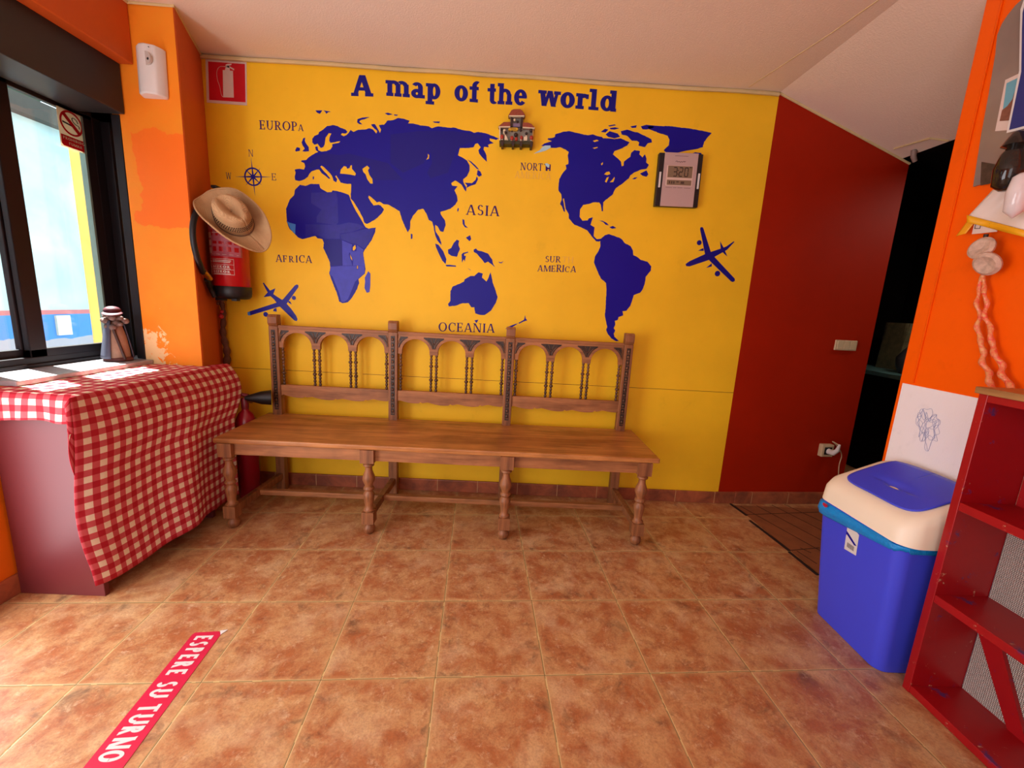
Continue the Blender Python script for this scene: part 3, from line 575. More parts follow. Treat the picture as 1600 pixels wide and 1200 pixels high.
gr = zpts(0, 0, 1, [(1012,198),(1018,196),(1030,197),(1045,197),(1060,199),(1078,201),(1095,204),(1112,208),(1106,214),(1100,222),(1098,230),(1088,233),(1070,236),(1056,239),(1041,238),(1037,235),(1045,227),(1046,218),(1043,212),(1030,208),(1020,204),(1014,202)])
decal('island_sticker', [gr], M['navy'], 'large navy sticker of Greenland above the digital clock', 'wall sticker', GI)
ISL = [
 (R5, [(375,545),(388,540),(385,560),(395,580),(410,600),(412,625),(385,628),(370,625),(385,610),(372,590),(365,570)], 'navy sticker of Great Britain left of Scandinavia'),
 (R5, [(325,620),(335,600),(355,605),(355,622),(330,628)], 'small navy sticker of Ireland beside Great Britain'),
 (R5, [(452,370),(495,370),(480,392),(462,385)], 'small navy island, left one of two just above Scandinavia'),
 (R5, [(500,370),(548,378),(530,382),(520,392),(512,378)], 'small navy island, right one of two just above Scandinavia'),
 (R5, [(712,445),(715,425),(745,415),(790,412),(760,425),(735,430),(725,440),(745,458),(725,455)], 'hooked navy arctic island above western Russia'),
 (R5, [(885,388),(905,385),(935,395),(905,400)], 'navy arctic island, left one of two high above Siberia'),
 (R5, [(942,395),(968,398),(960,404),(945,402)], 'tiny navy arctic island, right one of two high above Siberia'),
 (R5, [(1185,440),(1230,440),(1225,450),(1195,447)], 'thin navy arctic island above eastern Siberia'),
 (R5, [(435,785),(443,782),(442,800),(436,802)], 'tiny navy Mediterranean island beside Spain'),
 (R5, [(1400,676),(1425,690),(1450,712),(1475,740),(1460,735),(1430,705)], 'long thin navy island between Kamchatka and the mainland'),
 (R5, [(1465,742),(1482,752),(1492,775),(1475,785),(1460,772)], 'navy northern island of Japan'),
 (R5, [(1395,855),(1400,840),(1385,822),(1430,825),(1452,805),(1460,782),(1468,800),(1452,832),(1420,842)], 'curved navy main island of Japan'),
 (R7, [(600,615),(622,575),(635,590),(635,660),(630,705),(612,710),(598,680),(602,640)], 'blue sticker of Madagascar beside southern Africa'),
 (R7, [(888,340),(898,345),(898,370),(888,375)], 'small navy sticker of Sri Lanka under India'),
 (R7, [(1183,178),(1188,184),(1186,196),(1179,205),(1178,190)], 'tiny navy island left of the word ASIA'),
 (R7, [(1210,250),(1222,255),(1225,285),(1245,305),(1225,300),(1212,280)], 'navy northern Philippine island under the word ASIA'),
 (R7, [(1232,365),(1258,350),(1265,375),(1255,388),(1240,374)], 'navy southern Philippine island above Sulawesi'),
 (R7, [(1040,402),(1060,410),(1090,450),(1110,500),(1105,530),(1085,510),(1065,470),(1045,425)], 'slanting navy sticker of Sumatra'),
 (R7, [(1105,535),(1130,535),(1170,540),(1170,547),(1110,545)], 'flat narrow navy sticker of Java'),
 (R7, [(1120,440),(1140,430),(1155,400),(1175,378),(1190,385),(1185,410),(1195,435),(1175,485),(1140,478),(1122,465)], 'navy sticker of Borneo right of Sumatra'),
 (R7, [(1205,470),(1215,460),(1245,453),(1247,458),(1220,468),(1222,480),(1232,478),(1225,515),(1218,500),(1208,522),(1205,490)], 'spidery navy sticker of Sulawesi right of Borneo'),
 (R7, [(1280,440),(1295,433),(1305,445),(1330,450),(1370,465),(1395,500),(1402,530),(1415,550),(1390,530),(1370,515),(1350,525),(1330,500),(1300,465),(1282,455)], 'navy sticker of New Guinea above Australia'),
 (R7, [(1240,553),(1265,570),(1258,568)], 'tiny navy sliver between Java and Australia'),
 (R7, [(1435,515),(1450,520),(1467,512),(1455,525),(1442,524)], 'tiny navy crescent right of New Guinea'),
 (R7, [(1285,882),(1310,878),(1298,900)], 'tiny navy sticker of Tasmania on the accent of OCEANIA'),
 (R8, [(38,935),(60,920),(100,905),(118,900),(105,910),(70,932)], 'lower navy island of New Zealand behind the bench post'),
 (R8, [(120,898),(135,890),(155,878),(162,850),(165,870),(175,882),(150,890),(125,903)], 'upper navy island of New Zealand beside the bench post'),
 (R6, [(985,520),(1010,500),(1060,515),(1075,535),(1040,545),(1000,535)], 'broad navy Canadian arctic island nearest the mainland'),
 (R6, [(955,505),(980,485),(1002,490),(985,508)], 'leftmost small navy Canadian arctic island'),
 (R6, [(1000,465),(1040,458),(1050,463),(1010,471)], 'thin navy dash above the Canadian arctic islands, leftmost at the top'),
 (R6, [(1010,480),(1045,476),(1070,482),(1040,490),(1015,488)], 'thin navy island between the broad arctic island and the top dash'),
 (R6, [(1080,500),(1120,490),(1150,500),(1190,510),(1220,525),(1270,550),(1275,570),(1250,575),(1230,600),(1190,590),(1195,570),(1180,560),(1150,560),(1120,530),(1085,520)], 'large navy arctic island pointing down to Labrador'),
 (R6, [(1205,470),(1240,460),(1280,466),(1288,472),(1280,480),(1240,490),(1215,488)], 'navy arctic island touching Greenland from the left'),
 (R6, [(1140,470),(1180,463),(1175,478),(1150,480)], 'small navy arctic island left of the one touching Greenland'),
 (R6, [(1200,765),(1240,745),(1252,770),(1240,785),(1215,778)], 'triangular navy sticker of Newfoundland left of the clock'),
 (R6, [(1150,800),(1165,790),(1185,788),(1170,800)], 'tiny navy sliver below Newfoundland'),
 (R6, [(945,1058),(965,1060),(990,1072),(1005,1088),(985,1085),(970,1068)], 'thin navy sticker of Cuba'),
 (R6, [(1008,1100),(1030,1092),(1052,1105),(1025,1110)], 'small navy island right of Cuba'),
 (lambda p: zpts(0, 0, 1, p), [(1081,240),(1086,238),(1095,239),(1097,242),(1088,243)], 'tiny navy sticker of Iceland at the top edge of the clock'),
]
for fn, p, lab in ISL: decal('island_sticker', [fn(p)], M['blue_f'] if 'Madagascar' in lab else M['navy'], lab, 'wall sticker', GI, rough=len(p) > 9)

# lettering on the wall
def word(text, a, b, hpx, style, mat, label, group=None, ghost=None, sizes=None, jit=0, gap=.06):
    p0, p1 = wl(*a), wl(*b); p0 = p0+FR*.0001; p1 = p1+FR*.0001
    hz = wl(a[0], a[1]-hpx).z-p0.z
    t = thing('word_sticker', label, 'lettering', p0, group)
    lettering(text, p0, p1, (0, 0, hz), FR, style, mat, t, sizes, jit, gap=gap)
    return t
GT = 'words of the heading'; GN = 'continent names'
word('A', (551, 150), (582, 151), 33, 'slab', M['navy2'], 'dark blue capital A that starts the heading', GT)
word('map', (602.5, 149.5), (690, 156), 33, 'slab', M['navy2'], 'dark blue word map in the heading', GT, gap=.0)
word('of', (709, 157), (748, 160.5), 33, 'slab', M['navy2'], 'dark blue word of in the heading', GT, gap=.02)
word('the', (761, 162), (824, 165), 33, 'slab', M['navy2'], 'dark blue word the, above the souvenir house', GT, gap=.02)
word('world', (842, 165), (963, 175), 33, 'slab', M['navy2'], 'dark blue word world ending the heading', GT, gap=.0)
word('EUROPA', (405.5, 202), (478, 205), 14, 'serif', M['purple'], 'purple word EUROPA with a smaller last letter', GN, sizes=[1, 1, 1, 1, 1, .72])
word('ASIA', (728, 335.5), (780.5, 338), 16, 'serif', M['purple'], 'purple word ASIA on the yellow wall', GN, jit=.02)
word('AFRICA', (431, 409), (488, 411), 11.5, 'serif', M['purple'], 'purple word AFRICA left of the continent', GN, sizes=[1, .9, .85, .95, 1, 1], jit=.02)
word('OCEANIA', (684.5, 517.5), (773, 520), 14, 'serif', M['purple'], 'purple word OCEANIA right above the bench', GN)
t = word('NORT', (813, 265.5), (848, 267), 11.5, 'serif', M['purple'], 'word NORTH with a broken pale last letter above a faint AMERICA', GN)
decal('letter', [R6([(610,748),(610,715),(600,705),(618,705),(622,728),(634,728),(634,712),(628,708),(642,708),(640,748),(630,748),(634,738),(622,738),(622,748)])], M['purple'], parent=t, rough=False)
decal('letter_scrap', [R6([(606,704),(618,700),(636,712),(628,730),(612,718)])], M['silver'], parent=t, rough=False, lift=.001, label='pale scrap on the last letter')
lettering('AMERICA', wl(804, 278)+FR*.0001, wl(861, 281)+FR*.0001, (0, 0, .034), FR, 'serif', M['ghost'], t)
t = word('SUR', (851.5, 409.5), (876, 410), 9.5, 'serif', M['purple'], 'word SUR with a faint TH beside it', GN)
lettering('TH', wl(878, 410)+FR*.0001, wl(896, 411)+FR*.0001, (0, 0, .031), FR, 'serif', M['ghost'], t)
word('AMERICA', (839.5, 424), (900, 425.5), 9.8, 'serif', M['purple'], 'purple word AMERICA under SUR, left of South America', GN, sizes=[1, 1, 1, 1.15, 1.1, .9, 1])

# compass rose
cc = wl(395.5, 276.3)+FR*.0001; pxm = (wl(409.5, 276.3)-wl(395.5, 276.3)).length
cp = thing('compass_sticker', 'navy compass rose with letters N, W and E above the straw hat', 'wall sticker', cc)
mb = MB(); r1, r0 = pxm*.98, pxm*.82; n = 40
for i in range(n):
    a, b = 2*pi*i/n, 2*pi*(i+1)/n; mb.prism([[cc+V((cos(a)*r1, 0, sin(a)*r1)), cc+V((cos(b)*r1, 0, sin(b)*r1)), cc+V((cos(b)*r0, 0, sin(b)*r0)), cc+V((cos(a)*r0, 0, sin(a)*r0))]], FR*.0008)
mb.build('ring', M['navy2'], cp, origin=cc)
mb = MB()
for k in range(8):
    a = pi/4*k+.05; L_ = pxm*(2.0 if k % 2 == 0 else .95); d = V((cos(a), 0, sin(a))); s = V((-sin(a), 0, cos(a)))*pxm*.10
    if k % 2: L_ = pxm*1.25
    mb.prism([[cc-s, cc+d*L_, cc+s]], FR*.0009)
mb.prism([[cc+V((cos(q*pi/4), 0, sin(q*pi/4)))*pxm*.27 for q in range(8)]], FR*.001)
mb.build('needle', M['navy2'], cp, origin=cc)
for ch, p in (('N', (388.5, 244.5)), ('W', (353.5, 280)), ('E', (424.5, 281.5))):
    q = wl(*p)+FR*.0001; lettering(ch, q, q+V((.026, 0, 0)), (0, 0, .033), FR, 'thin', M['purple'], cp)
# aeroplane stickers
def plane(fn, polys, circ, label):
    fz = [fn(p) for p in polys]; c = fz[0][0]; t = thing('aeroplane_sticker', label, 'wall sticker', c, 'aeroplane stickers')
    names = ['fuselage', 'wing', 'tailplane']+['propeller']*9
    for nm, q in zip(names, fz): MB().prism([[x+FR*(.0001+.0002*names.index(nm)) for x in q]], FR*.0007).build(nm, M['blue_m'] if 'left' in label else M['navy2'], t, origin=q[0])
    for (x, y, r) in circ:
        o, e_ = fn([(x, y), (x+r, y)]); rr = (e_-o).length; MB().prism([[o+FR*.0001+V((cos(k*pi/8)*rr, 0, sin(k*pi/8)*rr)) for k in range(16)]], FR*.0007).build('engine', M['blue_m'] if 'left' in label else M['navy2'], t, origin=o)
    return t
t = plane(R4, [[(652,975),(660,995),(655,1007),(640,1003),(600,965),(545,912),(512,870),(490,850),(470,822),(442,768),(448,766),(500,832),(525,850),(580,885),(620,930)], [(348,953),(350,968),(365,971),(540,918),(580,915),(605,880),(665,795),(665,782),(655,778),(642,785),(570,870),(540,888),(365,945)], [(448,857),(480,820),(522,802),(508,838),(496,850)], [(512,930),(528,925),(530,948),(508,945)], [(600,878),(615,885),(624,903),(604,892)]], [(461,965,15), (637,862,13)], 'blue aeroplane sticker at the left, above the first bench post')
decal('wing_tip', [R4([(348,951),(362,947),(367,972),(350,970)])], M['cyan'], parent=t, lift=.001, rough=False, label='light blue wing tip')
plane(R8, [[(1165,530),(1168,543),(1190,545),(1310,505),(1400,455),(1425,440),(1470,392),(1466,388),(1420,420),(1395,430),(1300,462),(1190,512)], [(1255,312),(1258,301),(1270,299),(1276,308),(1322,455),(1350,492),(1472,622),(1472,636),(1460,643),(1448,638),(1320,515),(1288,480)], [(1380,388),(1402,428),(1425,483),(1408,468),(1385,445)], [(1242,447),(1275,430),(1278,448)], [(1292,555),(1328,525),(1328,545)]], [(1250,397,15), (1364,590,17)], 'navy aeroplane sticker at the right, below the digital clock')

# ================================================================== SIGNS AND WALL OBJECTS
def card(name, a, b, c, Y, th, mat, parent, bevel=0, label=None):   # rectangle from px corners top-left, top-right, bottom-left
    A_, B_, C_ = wl(*a, Y), wl(*b, Y), wl(*c, Y); return MB().prism([[A_, B_, B_+C_-A_, C_]], V((0, th, 0))).build(name, mat, parent, origin=A_, bevel=bevel, label=label)
s = thing('fire_extinguisher_sign', 'red square sign with a white fire extinguisher, top left of the yellow wall', 'sign', wl(352, 126))
card('backing', (321, 92), (385, 97), (323, 160), -.002, .0018, M['sign_white'], s)
card('field', (325, 96), (382.5, 100), (327, 156), -.0028, .0008, M['red_sign'], s)
sg = lambda pts: zpts(0, 0, 4, pts)
for k, q in enumerate(([(1395,440),(1458,445),(1464,612),(1398,610)], [(1408,442),(1412,425),(1420,412),(1433,412),(1438,428),(1440,445)], [(1412,408),(1422,402),(1450,400),(1448,408),(1432,414),(1465,432),(1466,442),(1436,426),(1414,420)])):
    MB().prism([[p+FR*.0028 for p in sg(q)]], FR*.0006).build('pictogram', M['sign_white'], s, origin=sg(q)[0])
hz = bez([sg([p])[0]+FR*.0032 for p in [(1412,418),(1375,420),(1358,450),(1362,500),(1375,540),(1388,598),(1404,608)]], 5)
MB().tube(hz, .0022, 6, sy=.4).build('pictogram_hose', M['sign_white'], s, origin=hz[0])

# alarm on the column
t = thing('alarm_sounder', 'white curved alarm box on the orange column', 'alarm', (-1.51, -.363, 1.96))
prof = [(0, 0), (.012, -.035), (.035, -.052), (.065, -.056), (.095, -.045), (.108, -.02), (.11, 0)]
bt = [V((-1.563+a*.98, -.364+b, 1.868)) for a, b in prof]; mb = MB(); mb.prism([bt], (0.004, 0, .182)); mb.build('housing', M['white_pl'], t, bevel=.006, smooth=True, origin=(-1.51, -.363, 1.96))
AS = wl(230, 92, -.412); mb = MB(); mb.lathe([(.0001, -.004), (.02, -.003), (.026, 0), (.026, .008)], AS, 20, (-.25, -1, 0)); mb.build('sensor_dome', plain('pearly lens', (205, 196, 188), .25), t, smooth=True, origin=AS)
mb = MB(); mb.ball(wl(232, 92, -.420), .006, 10); mb.ball(wl(232, 73, -.419), .002, 8); mb.build('sensor', M['black'], t, origin=(-1.54, -.41, 2.0))

# no smoking sign on the glass
GX = -1.842
def gp(x, y): return ax(x, y, GX)
s = thing('no_smoking_sign', 'white and red no smoking sticker on the window pane', 'sign', gp(108, 205))
A_, B_, D_ = gp(86.5, 161), gp(128, 178), gp(89.5, 226); u_ = V((0, B_.y-A_.y, 0)); v_ = V((0, 0, A_.z-D_.z)); O_ = V((GX, A_.y, (A_.z+B_.z)/2)); W_ = u_.y; H_ = v_.z
def q2(a, b, off=0): return O_+V((off, a*W_, -b*H_))
MB().prism([[q2(0, 0), q2(1, 0), q2(1, 1), q2(0, 1)]], (.001, 0, 0)).build('backing', M['sticker_white'], s, origin=O_)
MB().prism([[q2(.04, .70, .0012), q2(.98, .70, .0012), q2(.98, .97, .0012), q2(.10, .97, .0012), q2(.04, .93, .0012)]], (.0006, 0, 0)).build('text_field', M['sticker_red'], s, origin=O_)
C_ = q2(.5, .36, .0014); ry = W_*.44; rz = H_*.30; mb = MB()
for i in range(36):
    a, b = 2*pi*i/36, 2*pi*(i+1)/36; mb.prism([[C_+V((0, cos(a)*ry, sin(a)*rz)), C_+V((0, cos(b)*ry, sin(b)*rz)), C_+V((0, cos(b)*ry*.84, sin(b)*rz*.84)), C_+V((0, cos(a)*ry*.84, sin(a)*rz*.84))]], (.0006, 0, 0))
d1 = V((0, -.70*ry, .70*rz)); e1 = V((0, .05*W_, .03*H_)); mb.prism([[C_+d1+e1, C_-d1+e1, C_-d1-e1, C_+d1-e1]], (.0008, 0, 0)); mb.build('prohibition_ring', M['sticker_red'], s, origin=C_)
mb = MB(); mb.prism([[q2(.16, .36, .0012), q2(.62, .40, .0012), q2(.62, .44, .0012), q2(.16, .40, .0012)]], (.0005, 0, 0)); mb.tube(bez([q2(.80, .42, .0015), q2(.78, .36, .0015), q2(.66, .34, .0015), q2(.56, .28, .0015), q2(.55, .22, .0015), q2(.62, .20, .0015), q2(.72, .24, .0015), q2(.76, .30, .0015)], 4), .0015, 5)
mb.build('cigarette', M['lcdline'], s, origin=C_)
for tx, a, b, r in (('PROHIBIDO', .10, .94, .80), ('FUMAR', .3, .82, .91)):
    lettering(tx, q2(a, r, .0018), q2(b, r, .0018), (0, 0, H_*.065), (1, 0, 0), 'sans', M['sticker_white'], s, thick=.0003, joined='lettering')

# wall extinguisher
EX = V((-1.403, -.118, 1.052))
t = thing('fire_extinguisher', 'red fire extinguisher hung on the yellow wall under the straw hat', 'fire extinguisher', EX)
MB().lathe([(.078, .045), (.083, .05), (.083, .38), (.080, .41), (.066, .45), (.04, .475), (.022, .482)], EX, 36).build('cylinder', M['red_metal'], t, smooth=True, origin=EX)
mb = MB(); mb.lathe([(.055, .0), (.074, .004), (.0845, .016), (.0865, .035), (.0865, .062), (.0845, .064)], EX, 36); mb.box(EX.x-.05, EX.x-.01, EX.y-.06, EX.y-.03, 1.045, 1.056); mb.box(EX.x+.03, EX.x+.055, EX.y-.06, EX.y-.03, 1.045, 1.056)
mb.build('base', M['black'], t, smooth=True, origin=EX)
mb = MB(); mb.lathe([(.02, .48), (.02, .52)], EX, 16); mb.box(EX.x-.012, EX.x+.012, EX.y-.09, EX.y+.03, 1.565, 1.578); mb.box(EX.x-.012, EX.x+.012, EX.y-.08, EX.y+.01, 1.535, 1.545); mb.build('valve', M['black'], t, origin=EX+V((0, 0, .48)), bevel=.002)
MB().box(EX.x-.02, EX.x+.02, -.036, -.001, 1.40, 1.46).build('bracket', M['steel'], t, origin=EX+V((0, .08, .35)))
hp = [wl(345, 298, -.15), wl(325, 309, -.24), wl(310, 325, -.32), wl(302, 348, -.37), wl(302, 375, -.38), wl(308, 402, -.36), wl(318, 426, -.30)]
MB().tube(bez(hp, 8), .0125, 12).build('hose', M['black'], t, smooth=True, origin=hp[0])
MB().tube([wl(318, 424, -.302), wl(328, 436, -.26)], .0135, 12).build('hose_fitting', M['brass'], t, smooth=True, origin=wl(318, 424, -.3), label='brass hose fitting')
MB().tube(bez([wl(324, 436, -.27), wl(329, 450, -.22), wl(336, 464, -.20)], 5), [.014]*5+[.012]*6, 12).build('nozzle', M['black'], t, smooth=True, origin=wl(328, 440, -.25))
def curved_label(z0, z1, a0, a1, r, mat, name, lab=None):
    mb = MB(); n = 14; mb.grid(lambda u, v: EX+V((r*cos(a0+(a1-a0)*u), r*sin(a0+(a1-a0)*u), z0+(z1-z0)*v)), n, 1)
    return mb.build(name, mat, t, smooth=True, origin=EX+V((0, -.08, (z0+z1)/2)), solid=.0004, label=lab)
A0, A1 = radians(-150), radians(-20)
lb = curved_label(.205, .375, A0, A1, .0835, M['label_pink'], 'instruction_label', 'pale red instruction label with pictograms')
def on_cyl(u, z, r=.0842): a = A0+(A1-A0)*u; return EX+V((r*cos(a), r*sin(a), z))
def cyl_patch(parent, cells, mat, name, r=.0842):
    mb = MB()
    for u0, u1, z0, z1 in cells: mb.grid(lambda u, v: on_cyl(u0+(u1-u0)*u, z0+(z1-z0)*v, r), 5, 1)
    return mb.build(name, mat, parent, origin=EX+V((0, -.085, .2)), solid=.0003)
cyl_patch(lb, [(.30+.17*i, .42+.17*i, .262, .275) for i in range(4)]+[(.12, .90, .345, .36), (.12, .90, .30, .328)]+[(.30+.17*i, .40+.17*i, .228, .25) for i in range(4)], M['red_metal'], 'red_panels')
cyl_patch(lb, [(.12, .25, .218, .245), (.12, .25, .255, .28), (.12, .9, .213, .2145), (.12, .25, .29, .315), (.3, .8, .333, .337), (.3, .7, .312, .316)], M['sign_white'], 'white_panels', .0845)
fr = cyl_patch(t, [(.12, .78, .192, .194), (.12, .78, .118, .120), (.12, .78, .166, .1675), (.12, .78, .142, .1435), (.12, .127, .118, .194), (.773, .78, .118, .194), (.16, .20, .175, .186), (.17, .2, .148, .16), (.17, .2, .124, .137), (.25, .72, .183, .187), (.25, .70, .176, .180), (.26, .7, .1445, .147), (.26, .7, .121, .1235)], M['sign_white'], 'approval_label')
for z in (.150, .127):
    x = .26; w_, t_, s_ = STY['sans']; mb = MB()
    for ch in 'BIZKOR':
        ps, adv = glyph(ch, .26, .2, 0); k = .100
        for q in ps: mb.prism([[on_cyl(x+px*k, z+py*.0115) for px, py in q]], (0, -.0004, 0))
        x += (adv+.05)*k
    mb.build('lettering', M['sign_white'], fr, origin=on_cyl(.4, z))

# straw hat hanging on the extinguisher
HC = wl(366, 345, -.33)
hz = V((.34, -.80, .44)).normalized(); hx = V((1, 0, -.86)); hx = (hx-hz*hx.dot(hz)).normalized(); hy = hz.cross(hx)
def hp_(x, y, z): return HC+hx*x+hy*y+hz*z
t = thing('straw_hat', 'beige straw cowboy hat hanging over the wall fire extinguisher', 'hat', HC)
def brim(u, v):
    a = 2*pi*u; r = v; cr = (.080, .064); br = (.174, .118)
    x = cos(a)*(cr[0]+(br[0]-cr[0])*r); y = sin(a)*(cr[1]+(br[1]-cr[1])*r); lift = .062*(abs(sin(a))**1.5)*r**1.7 - .014*(abs(cos(a))**3)*r**2 + .003*sin(a*7)*r
    return hp_(x, y*(1-.10*r*abs(sin(a))), lift)
MB().grid(brim, 72, 12).build('brim', M['straw'], t, smooth=True, solid=.0025, origin=HC)
def crown(u, v):
    a = 2*pi*u; prof_ = [(1.0, 0), (.99, .03), (.95, .06), (.90, .085), (.80, .10), (.62, .108), (.35, .100), (0.001, .090)]
    f = v*(len(prof_)-1); i = min(int(f), len(prof_)-2); k = f-i; r = prof_[i][0]*(1-k)+prof_[i+1][0]*k; h = prof_[i][1]*(1-k)+prof_[i+1][1]*k
    x = .084*r*cos(a); y = .067*r*sin(a); top = max(0, (v-.45)/.55)
    crease = .042*top*math.exp(-(y/.018)**2)*(.5+.5*min(1, abs(x+.01)/.05)); pinch = .028*top*math.exp(-((abs(y)-.042)/.018)**2)*math.exp(-((x-.05)/.028)**2)
    return hp_(x, y, h-crease-pinch)
MB().grid(crown, 60, 26).build('crown', M['straw'], t, smooth=True, solid=.002, origin=HC+hz*.05)
mb = MB(); rim = [brim(i/72, 1.0) for i in range(72)]; mb.tube(rim, .004, 6, closed=True); mb.build('brim_edge', M['straw'], t, smooth=True, origin=HC)
mb = MB()
for row in range(3):
    for i in range(30):
        a = -2.7+i*.115+.05*(row % 2); r = .084*(.985-.012*row), .067*(.985-.012*row); c = hp_(r[0]*cos(a), r[1]*sin(a), .034+row*.010); nrm = (hx*cos(a)+hy*sin(a)).normalized()
        tx = (-hx*sin(a)+hy*cos(a)); mb.prism([[c+nrm*.0008+tx*.0026*cos(k*pi/2)+hz*.0034*sin(k*pi/2) for k in range(4)]], nrm*.0022)
mb.build('vent_holes', M['brownd'], t, origin=HC)
mb = MB(); mb.tube([hp_(.0855*cos(i*pi/24), .0685*sin(i*pi/24), .006) for i in range(48)], .003, 6, closed=True); mb.build('hat_cord', plain('hat cord', (110, 78, 54), .7), t, origin=HC)

# hanging carved strand under the extinguisher
P0 = wl(349, 470, -.035); t = thing('hanging_strand', 'brown knotted strand with red beads hanging in the corner under the extinguisher', 'ornament', P0)
mb = MB(); pts = []; rs = []
for i in range(41):
    f = i/40; p = wl(345+8*min(1, f*1.4)+2*sin(f*9), 468+102*f, -.04); pts.append(p); rs.append((.010+.006*abs(sin(f*22)))*(.75+.5*f))
mb.tube(pts, rs, 10); mb.build('strand', plain('brown knotted cord', (120, 74, 52), .7, .4, 60, bump=.5), t, smooth=True, origin=P0)
mb = MB(); mb.ball(wl(345.5, 494, -.05), .014, 12); mb.ball(wl(346.5, 487, -.05), .010, 12); mb.build('bead', plain('red bead', (190, 40, 50), .35), t, smooth=True, origin=wl(345, 492, -.05))
mb = MB(); [mb.ball(wl(x, y, -.045), r, 10) for x, y, r in ((338, 466, .012), (341, 474, .010), (348, 470, .009), (343, 458, .01))]; mb.build('knot', plain('pale knot', (150, 104, 76), .7, .3, 60), t, smooth=True, origin=wl(341, 468, -.045))

# floor extinguisher
CO = V((-1.345, -.17, 0)); t = thing('fire_extinguisher', 'dark red fire extinguisher with black horn on the floor behind the bench end', 'fire extinguisher', CO)
MB().lathe([(.045, 0), (.052, .006), (.052, .40), (.048, .43), (.034, .465), (.018, .48), (.016, .49)], CO, 28).build('cylinder', plain('dark red enamel', (150, 12, 32), .25), t, smooth=True, origin=CO)
mb = MB(); mb.lathe([(.016, .485), (.018, .50), (.018, .54), (.012, .55)], CO, 16); mb.tube([CO+V((-.05, -.01, .575)), CO+V((.02, 0, .56))], .010, 10); mb.build('valve', plain('dark red lever', (120, 20, 34), .4), t, smooth=True, origin=CO+V((0, 0, .5)))
mb = MB(); mb.tube([CO+V((0, 0, .53)), CO+V((.045, -.01, .53))], .006, 8); mb.build('horn_pipe', M['brass'], t, smooth=True, origin=CO+V((0, 0, .53)))
h0 = wl(382, 622, -.20); h1 = wl(424, 621, -.145); ha = (h1-h0).normalized(); hl = (h1-h0).length
mb = MB(); mb.lathe([(.008, 0), (.013, .01), (.034, hl*.62), (.040, hl), (.036, hl), (.01, .02)], h0, 24, ha); mb.build('horn', M['black'], t, smooth=True, origin=h0)

# souvenir house
SZ = .0031; SO = wl(808, 226, -.03)
def sp(x, y, Y=-.03): return wl(760+x/15, 160+y/15, Y)       # coordinates in the 15x enlargement
t = thing('souvenir_house', 'small souvenir house plaque with red tiled roofs under the heading', 'ornament', wl(808, 226, -.01))
def sprism(q, Y0, Y1, name, mat, **k):
    pts = [sp(x, y, Y0) for x, y in q]; return MB().prism([pts], V((0, Y1-Y0, 0))).build(name, mat, t, origin=pts[0], **k)
sprism([(310, 570), (1110, 600), (1090, 960), (310, 960)], -.012, -.001, 'wall', M['stonegrey'])
sprism([(560, 300), (870, 310), (850, 600), (560, 590)], -.012, -.002, 'tower', M['stonegrey'])
sprism([(590, 175), (640, 155), (790, 150), (840, 185), (915, 300), (510, 305)], -.045, -.002, 'roof', M['rooftile'], bevel=.002)
sprism([(405, 455), (560, 452), (562, 560), (275, 560)], -.042, -.002, 'roof', M['rooftile'], bevel=.002)
sprism([(850, 470), (980, 470), (1060, 500), (1140, 600), (850, 575)], -.042, -.002, 'roof', M['rooftile'], bevel=.002)
sprism([(530, 302), (890, 304), (890, 328), (530, 325)], -.046, -.03, 'eave', M['cream']); sprism([(285, 558), (560, 558), (560, 578), (285, 576)], -.044, -.03, 'eave', M['cream']); sprism([(850, 572), (1135, 592), (1130, 612), (850, 592)], -.044, -.03, 'eave', M['cream'])
for q in ([(570, 325), (612, 325), (612, 570), (575, 570)], [(810, 325), (850, 325), (845, 570), (805, 570)]): sprism(q, -.036, -.002, 'post', M['brownd'])
sprism([(300, 575), (328, 575), (330, 890), (305, 890)], -.036, -.002, 'post', M['cream']); sprism([(1085, 610), (1110, 610), (1095, 930), (1070, 930)], -.036, -.002, 'post', plain('tan post', (190, 140, 70), .6))
sprism([(510, 628), (540, 590), (725, 592), (742, 625), (725, 655), (530, 652)], -.030, -.012, 'name_plate', plain('yellow plate', (226, 176, 40), .4), label='yellow name plate'); sprism([(570, 614), (700, 616), (700, 626), (570, 624)], -.0315, -.030, 'plate_line', M['brownd'])
sprism([(300, 885), (1095, 915), (1090, 985), (305, 970)], -.050, -.002, 'base', M['darkgreen'], bevel=.002)
for q in ((340, 960), (590, 965), (780, 970), (1020, 985)): sprism([(q[0], q[1]-60), (q[0]+65, q[1]-58), (q[0]+55, q[1]+60), (q[0]+5, q[1]+55)], -.054, -.004, 'foot', M['brownd'])
mb = MB()
for x, y, r in ((365, 810, .009), (600, 840, .009), (700, 862, .008), (825, 830, .008), (1055, 830, .009)): mb.ball(sp(x, y, -.038), r, 12, sz=1.2)
mb.build('red_figures', M['figred'], t, smooth=True, origin=sp(700, 860, -.038))
mb = MB()
for x, y, r in ((370, 862, .005), (595, 885, .005), (810, 880, .005), (1050, 880, .005), (430, 650, .005), (935, 790, .004), (660, 410, .006)): mb.ball(sp(x, y, -.036), r, 10)
pts = [sp(x, y, -.040) for x, y in [(430, 760), (455, 760), (512, 885), (425, 885)]]; mb.prism([pts], (0, .01, 0)); pts = [sp(x, y, -.040) for x, y in [(875, 800), (955, 800), (955, 895), (875, 895)]]; mb.prism([pts], (0, .01, 0)); pts = [sp(x, y, -.034) for x, y in [(390, 640), (410, 630), (430, 760), (400, 740)]]; mb.prism([pts], (0, .008, 0))
mb.build('pale_figures', M['cream'], t, origin=sp(460, 820, -.04))
mb = MB()
